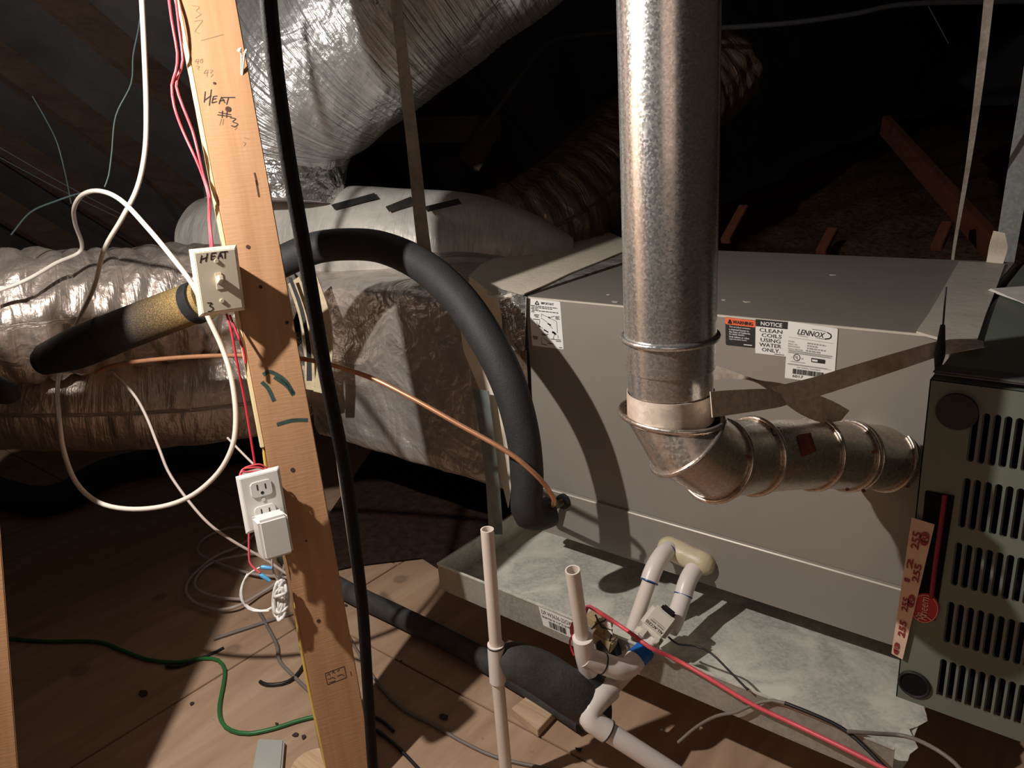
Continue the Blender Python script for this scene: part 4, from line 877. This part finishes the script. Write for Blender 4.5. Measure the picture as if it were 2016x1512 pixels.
gl(A[1]*.8+A[0]*.2,A[2],.0178); gl(A[-1],A[-2],.0176); gl(B[1]*.8+B[0]*.2,B[2],.0178); gl(B[-1],B[-2],.0176)
# float switch housing
s1,s2=U(1306,1212,1.372),U(1277,1250,1.350)
sd=_n(s2-s1); sx_=_n(np.cross(sd,_n(CAM-s1))); sy_=np.cross(sx_,sd); 
def swbox(u0,u1,v0,v1,t0,t1,name,mat,bev=.003,par=dr):
    c=(s1+s2)/2; f=lambda u,v,t: c+sx_*u+sd*v+sy_*t
    sgn=1 if sy_.dot(CAM-c)>0 else -1
    return MB().add(*hexa([f(u0,v0,sgn*t0),f(u1,v0,sgn*t0),f(u1,v1,sgn*t0),f(u0,v1,sgn*t0)],[f(u0,v0,sgn*t1),f(u1,v0,sgn*t1),f(u1,v1,sgn*t1),f(u0,v1,sgn*t1)])).build(name,mat,par,bevel=bev)
fs=swbox(-.026,.026,-.026,.025,-.030,.022,'float_switch',M['offwhite'],.007); fs['label']='boxy off-white float switch housing'
swbox(-.024,.024,.022,.040,-.030,.006,'switch_clip',M['offwhite'],.003,fs)
for q in (-.016,.010): swbox(q-.006,q+.006,.024,.040,.004,.018,'switch_clip',M['offwhite'],.002,fs)
swbox(-.016,.012,-.036,-.025,-.006,.019,'switch_cap',M['black'],.003,fs)
c=(s1+s2)/2; sg=1 if sy_.dot(CAM-c)>0 else -1
ff=lambda u,v: c+sx_*u+sd*v+sy_*sg*.0223
# print runs upside down, as on the housing
ri=R[:,0]; usign=1 if sx_.dot(ri)>0 else -1
Sh=Sheet(ff(.019*usign,.018),ff(-.019*usign,.018),ff(-.019*usign,-.004),ff(.019*usign,-.004),.0004)
if Sh.nrm.dot(CAM-c)<0: Sh.nrm=-Sh.nrm
mb=MB(); Sh.text(mb,'ALL-ACCESS',.05,.05,.98,.30,1,bold=.01); Sh.text(mb,'MODEL SERIES',.12,.42,.85,.56,1); Sh.rect(mb,.1,.66,.8,.69,1); mb.build('lettering',M['pen'],fs)
# coupling, blue tape, elbows, tee
c1=U(1272,1278,1.335); c2=U(1253,1296,1.325)
pv('coupling',[U(1284,1268,1.345),c1],.0165)
tube('blue_tape_wrap',[c1,c2],.0188,M['bluetape'],dr,n=24,rmod=lambda L,th:.05*np.sin(L*900))
pv('elbow',[c2,U(1244,1308,1.318),U(1232,1316,1.31),U(1216,1316,1.30),U(1198,1310,1.295),U(1186,1306,1.292)],.0185)
gl(U(1186,1306,1.292),U(1198,1310,1.295),.0192,M['ink'])
pv('tee',[U(1186,1306,1.292),U(1168,1300,1.285),U(1152,1292,1.28)],.0182)
pv('tee_riser',[U(1160,1320,1.30),U(1152,1290,1.28),U(1147,1255,1.262)],.0172)
mb=MB(); top=U(1127,1122,1.20); base=U(1148,1262,1.27); mb.add(*pipe_geo(base,top,.0120,.0095)); mb.build('vent_riser',M['pvcold'],dr,smooth=True,sharp=.8)
gl(base+(top-base)*.06,top,.0124,M['ink'])
# tall left riser and its tee
t0=U(959,1042,1.19); t1=U(976,1268,1.26); t2=U(980,1340,1.285); t3=U(1000,1560,1.36)
t3=t2+(t3-t2)*((.0005-t2[2])/(t3-t2)[2])
mb=MB(); mb.add(*pipe_geo(t1,t0,.0106,.0082)); mb.build('vent_riser',M['pvcold'],dr,smooth=True,sharp=.8)
pv('tee',[t1,t2],.0142); gl(t1+(t2-t1)*.04,t2,.0146,M['ink'])
pv('pipe',[t2,t3],.0110,M['pvcold'])
fo=tube('foam_cover',np.array([list(U(986,1304,1.275))+[.020],list(U(996,1302,1.275))+[.029],list(U(1020,1304,1.275))+[.033],list(U(1070,1328,1.28))+[.0365],list(U(1120,1362,1.285))+[.037],list(U(1160,1392,1.30))+[.034]]),0,M['foam2'],dr,n=28,step=.008); fo['label']='black foam insulation over the cross pipe'
tube('foam_cover',np.array([list(U(1153,1318,1.318))+[.026],list(U(1153,1332,1.315))+[.030],list(U(1158,1362,1.31))+[.034],list(U(1166,1396,1.30))+[.034],list(U(1172,1416,1.32))+[.028]]),0,M['foam'],dr,n=28,step=.008)
pv('pipe',[U(1232,1322,1.36),U(1205,1350,1.335),U(1188,1372,1.315)],.0165,M['pvcold'])
pv('elbow',[U(1200,1358,1.31),U(1180,1376,1.285),U(1163,1396,1.272),U(1162,1414,1.268),U(1178,1428,1.268),U(1196,1440,1.268)],.0195)
gl(U(1196,1440,1.268),U(1178,1428,1.268),.0202,M['ink'])
e0=U(1192,1437,1.268); e1=U(1400,1570,1.27)
e1=e0+(e1-e0)*min(1.0,(.018-e0[2])/(e1-e0)[2]) if (e1-e0)[2]<0 else e1
pv('pipe',[e0,e1],.0165)
# tan safety float switch clipped to the pan lip
pf_=root('pan_float_switch',PY((1185,1240),.975),'tan plastic safety float switch clipped on the drain pan lip','switch')
b0=PY((1180,1222),.968); 
def pbx(c,hx,hy,hz,name,mat,rot=.25,bev=.003):
    c=np.array(c); co,si=math.cos(rot),math.sin(rot); f=lambda x,y,z:c+np.array([x*co+z*si,y,-x*si+z*co])
    return MB().add(*hexa([f(-hx,-hy,-hz),f(hx,-hy,-hz),f(hx,hy,-hz),f(-hx,hy,-hz)],[f(-hx,-hy,hz),f(hx,-hy,hz),f(hx,hy,hz),f(-hx,hy,hz)])).build(name,mat,pf_,bevel=bev)
pbx(b0,.022,.016,.011,'housing',M['tan']); pbx(PY((1190,1258),.958),.021,.013,.014,'clip_arm',M['tan'])
tube('thumb_screw',[PY((1186,1272),.942),PY((1184,1272),.955)],.011,M['black'],pf_,n=16)
tube('float_wire',[PY((1172,1210),.955),PY((1185,1235),.948),PY((1205,1240),.95),PY((1200,1262),.948)],.0016,M['black'],pf_,n=7)
tube('float_wire',[PY((1165,1238),.955),PY((1175,1228),.948),PY((1190,1222),.948),PY((1195,1215),.955)],.0016,M['black'],pf_,n=7)
ribbon('wire_tag',[(PY((1182,1208),.955),PY((1200,1215),.955)),(PY((1188,1226),.95),PY((1204,1236),.95)),(PY((1196,1240),.948),PY((1206,1250),.948))],M['paper'],pf_,.0006)
tube('float_stem',[PY((1203,1262),.97),PY((1212,1290),.965)],.012,M['black'],pf_,n=14)
fr=.966
cable('red_wire',[U(1131,1258,1.30),U(1126,1245,1.31),U(1128,1228,1.32),U(1146,1222,1.33),U(1154,1200,1.33),U(1160,1194,1.33),U(1180,1206,1.32),U(1215,1228,1.32),U(1250,1252,1.29),U(1280,1275,1.27),U(1330,1298,1.275),PY((1390,1332),fr),PY((1480,1386),fr),PY((1560,1424),fr),PY((1680,1482),.955),PY((1800,1545),.945)],.0036,M['pink'],'bright red wire running from the float switch across the pan to the lower right','wire',n=10)
cable('red_wire',[U(1130,1290,1.31),U(1124,1275,1.31),U(1122,1262,1.31),U(1130,1246,1.315)],.0018,M['red'],'short red wire beside the right-hand pipe stub','wire')
cable('black_wire',[U(1316,1254,1.33),U(1335,1268,1.335),PZ((1370,1272),.255),PZ((1400,1286),.25),PZ((1435,1320),.245),PZ((1472,1358),.242)],.0018,M['black'],'thin black wire trailing from the float switch over the pan','wire')
cable('grey_wire',[PY((1335,1462),.95),PY((1370,1432),fr),PY((1410,1410),fr),PY((1450,1402),fr),PY((1480,1388),.968),PY((1520,1379),.974),PZ((1560,1390),.240)],.0028,M['greycable'],'grey-brown wire humped over the pan lip at the lower right','wire')
cable('black_wire',[PZ((1545,1384),.240),PZ((1600,1406),.240),PY((1655,1432),.974),PY((1700,1468),fr),PY((1760,1530),.95)],.0030,M['black'],'black wire running down off the pan at the lower right','wire')
cable('grey_wire',[PZ((1668,1440),.240),PZ((1720,1444),.240),PZ((1780,1449),.236),PY((1830,1468),.965),PY((1880,1502),.95),PY((1915,1545),.94)],.003,M['greycable'],'grey wire curving below the furnace at the lower right','wire')
# ================================================================== FLOOR ITEMS
def fc(name,pts,r,mat,label,cat,z=None):
    return cable(name,[PZ(p,(z or r)+.001) for p in pts],r,mat,label,cat,step=.015)
fc('green_cable',[(-30,1252),(80,1262),(190,1263),(240,1280),(290,1298),(350,1304),(400,1296),(430,1300),(442,1318),(440,1345),(432,1390),(436,1420),(455,1438),(490,1444),(540,1434),(590,1418),(640,1408),(690,1410)],.0042,M['green'],'green cable winding over the plywood at the left','cable')
fc('black_wire',[(326,1312),(350,1313),(390,1298),(425,1283),(440,1275)],.003,M['black'],'short black wire scrap beside the green cable','wire')
fc('wire_offcut',[(512,1342),(525,1348),(555,1346),(580,1334),(598,1310)],.0042,M['black'],'curved black cable offcut with a pale end left of the post','wire')
fc('grey_cable',[(508,1200),(530,1240),(545,1270),(550,1300),(575,1328),(612,1364)],.0042,M['greycable'],'dark grey cable on the plywood left of the post','cable')
fc('grey_cable',[(685,1250),(720,1310),(760,1365),(800,1400),(850,1425),(910,1460),(975,1490),(1040,1506),(1110,1520)],.0034,M['greycable'],'grey cable crossing the plywood behind the hanging black cable','cable')
fc('black_wire',[(712,1405),(740,1412),(760,1425),(775,1440)],.003,M['black'],'short dark wire at the foot of the hanging cable','wire')
fc('black_wire',[(720,1430),(745,1440),(790,1478),(830,1520)],.0035,M['black'],'dark cable leaving the post foot toward the bottom edge','wire')
fc('thin_shadow',[(420,1258),(500,1232),(590,1203),(640,1188)],.004,M['greycable'],'thin line of shade painted along the plywood behind the post','shadow')  # dark tube paints a thin line of shade across the plywood
b=MB().add(*hexa([PZ(p,.001) for p in ((1008,1408),(1060,1452),(1096,1412),(1046,1378))],[PZ(p,.001)+np.array([0,0,.018]) for p in ((1008,1408),(1060,1452),(1096,1412),(1046,1378))])).build('wood_offcut',M['scrap'],None,bevel=.001); tag(b,'small pale plywood offcut on the floor under the foam-covered pipes','wood')
b=MB().add(*hexa([PZ(p,.001) for p in ((497,1540),(556,1540),(562,1466),(510,1464))],[PZ(p,.001)+np.array([0,0,.014]) for p in ((497,1540),(556,1540),(562,1466),(510,1464))])).build('grey_cover',M['greyplastic'],None,bevel=.003); tag(b,'flat grey plastic cover lying on the floor at the bottom edge','cover')
c=PZ((625,1535),.0); o=tube('wood_disc',[c+np.array([0,0,.001]),c+np.array([0,0,.03])],.045,M['scrap'],None,n=32); tag(o,'round pale wooden piece at the foot of the leaning post','wood')
rr2=random.Random(4)
for i,(px,py,s_) in enumerate(((283,1366,.016),(378,1386,.006),(680,1192,.006),(872,1412,.012),(545,1426,.005),(582,1447,.009),(598,1452,.007),(790,1302,.004),(1140,1477,.008))):
    cc=PZ((px,py),.0015); k=[cc+np.array([math.cos(a)*s_*rr2.uniform(.5,1.1),math.sin(a)*s_*rr2.uniform(.4,.9),.002]) for a in np.linspace(0,6.28,7)[:-1]]
    o=poly('debris_chip',k,M['chip'],None,.002); tag(o,['larger dark chip in the shaded plywood at the left','faint dark speck left of the green cable bend','small dark speck on plywood beside the dusty floor pipe','ragged dark scrap between the upright white pipe and hanging cable','tiny speck by the green cable, left of the leaning post','dark flake just above the grey cover','smaller flake right of the grey cover, by the post','tiny speck beside the dusty floor pipe end','speck on plywood below the white elbow'][i],'debris','debris scraps on the plywood')
# ================================================================== DIM BACKGROUND
def bm_(name,p,q,w0,h0,mat,label,cat='beam'):
    o=MB().add(*beam(p,q,w0,h0)).build(name,mat,None,bevel=.002); return tag(o,label,cat)
bm_('truss_chord',U(640,262,2.75),U(985,252,2.75),.038,.09,M['rafter'],'dim level truss board in the dark behind the large silver duct')
bm_('truss_web',U(968,240,2.7),U(922,325,2.7),.038,.08,M['rafter'],'dim slanting truss brace below the level truss board')
bm_('edge_board',U(1742,246,3.1),U(1985,520,2.12),.03,.075,M['redboard'],'reddish board edging the insulation behind the coil cabinet at the right')
bm_('wood_stake',U(1465,408,2.45),U(1428,475,2.35),.03,.02,M['redboard'],'short stick standing in the lit insulation right of the vent pipe','stick')
bm_('wood_stake',U(1640,452,2.3),U(1616,498,2.25),.03,.02,M['redboard'],'short stick in the insulation at mid back of the cabinet','stick')
bm_('wood_stake',U(1865,440,2.2),U(1843,490,2.15),.03,.02,M['redboard'],'short stick in the insulation near the reddish board','stick')
cable('roof_cable',[U(945,260,2.3),U(990,200,2.3),U(1040,130,2.3),U(1085,82,2.3),U(1150,68,2.3),U(1230,62,2.3),U(1400,56,2.3),U(1550,46,2.3),U(1680,28,2.3),U(1790,8,2.3),U(2040,2,2.3)],.008,M['foam'],'dark cable strung across under the roof behind the vent pipe','cable')
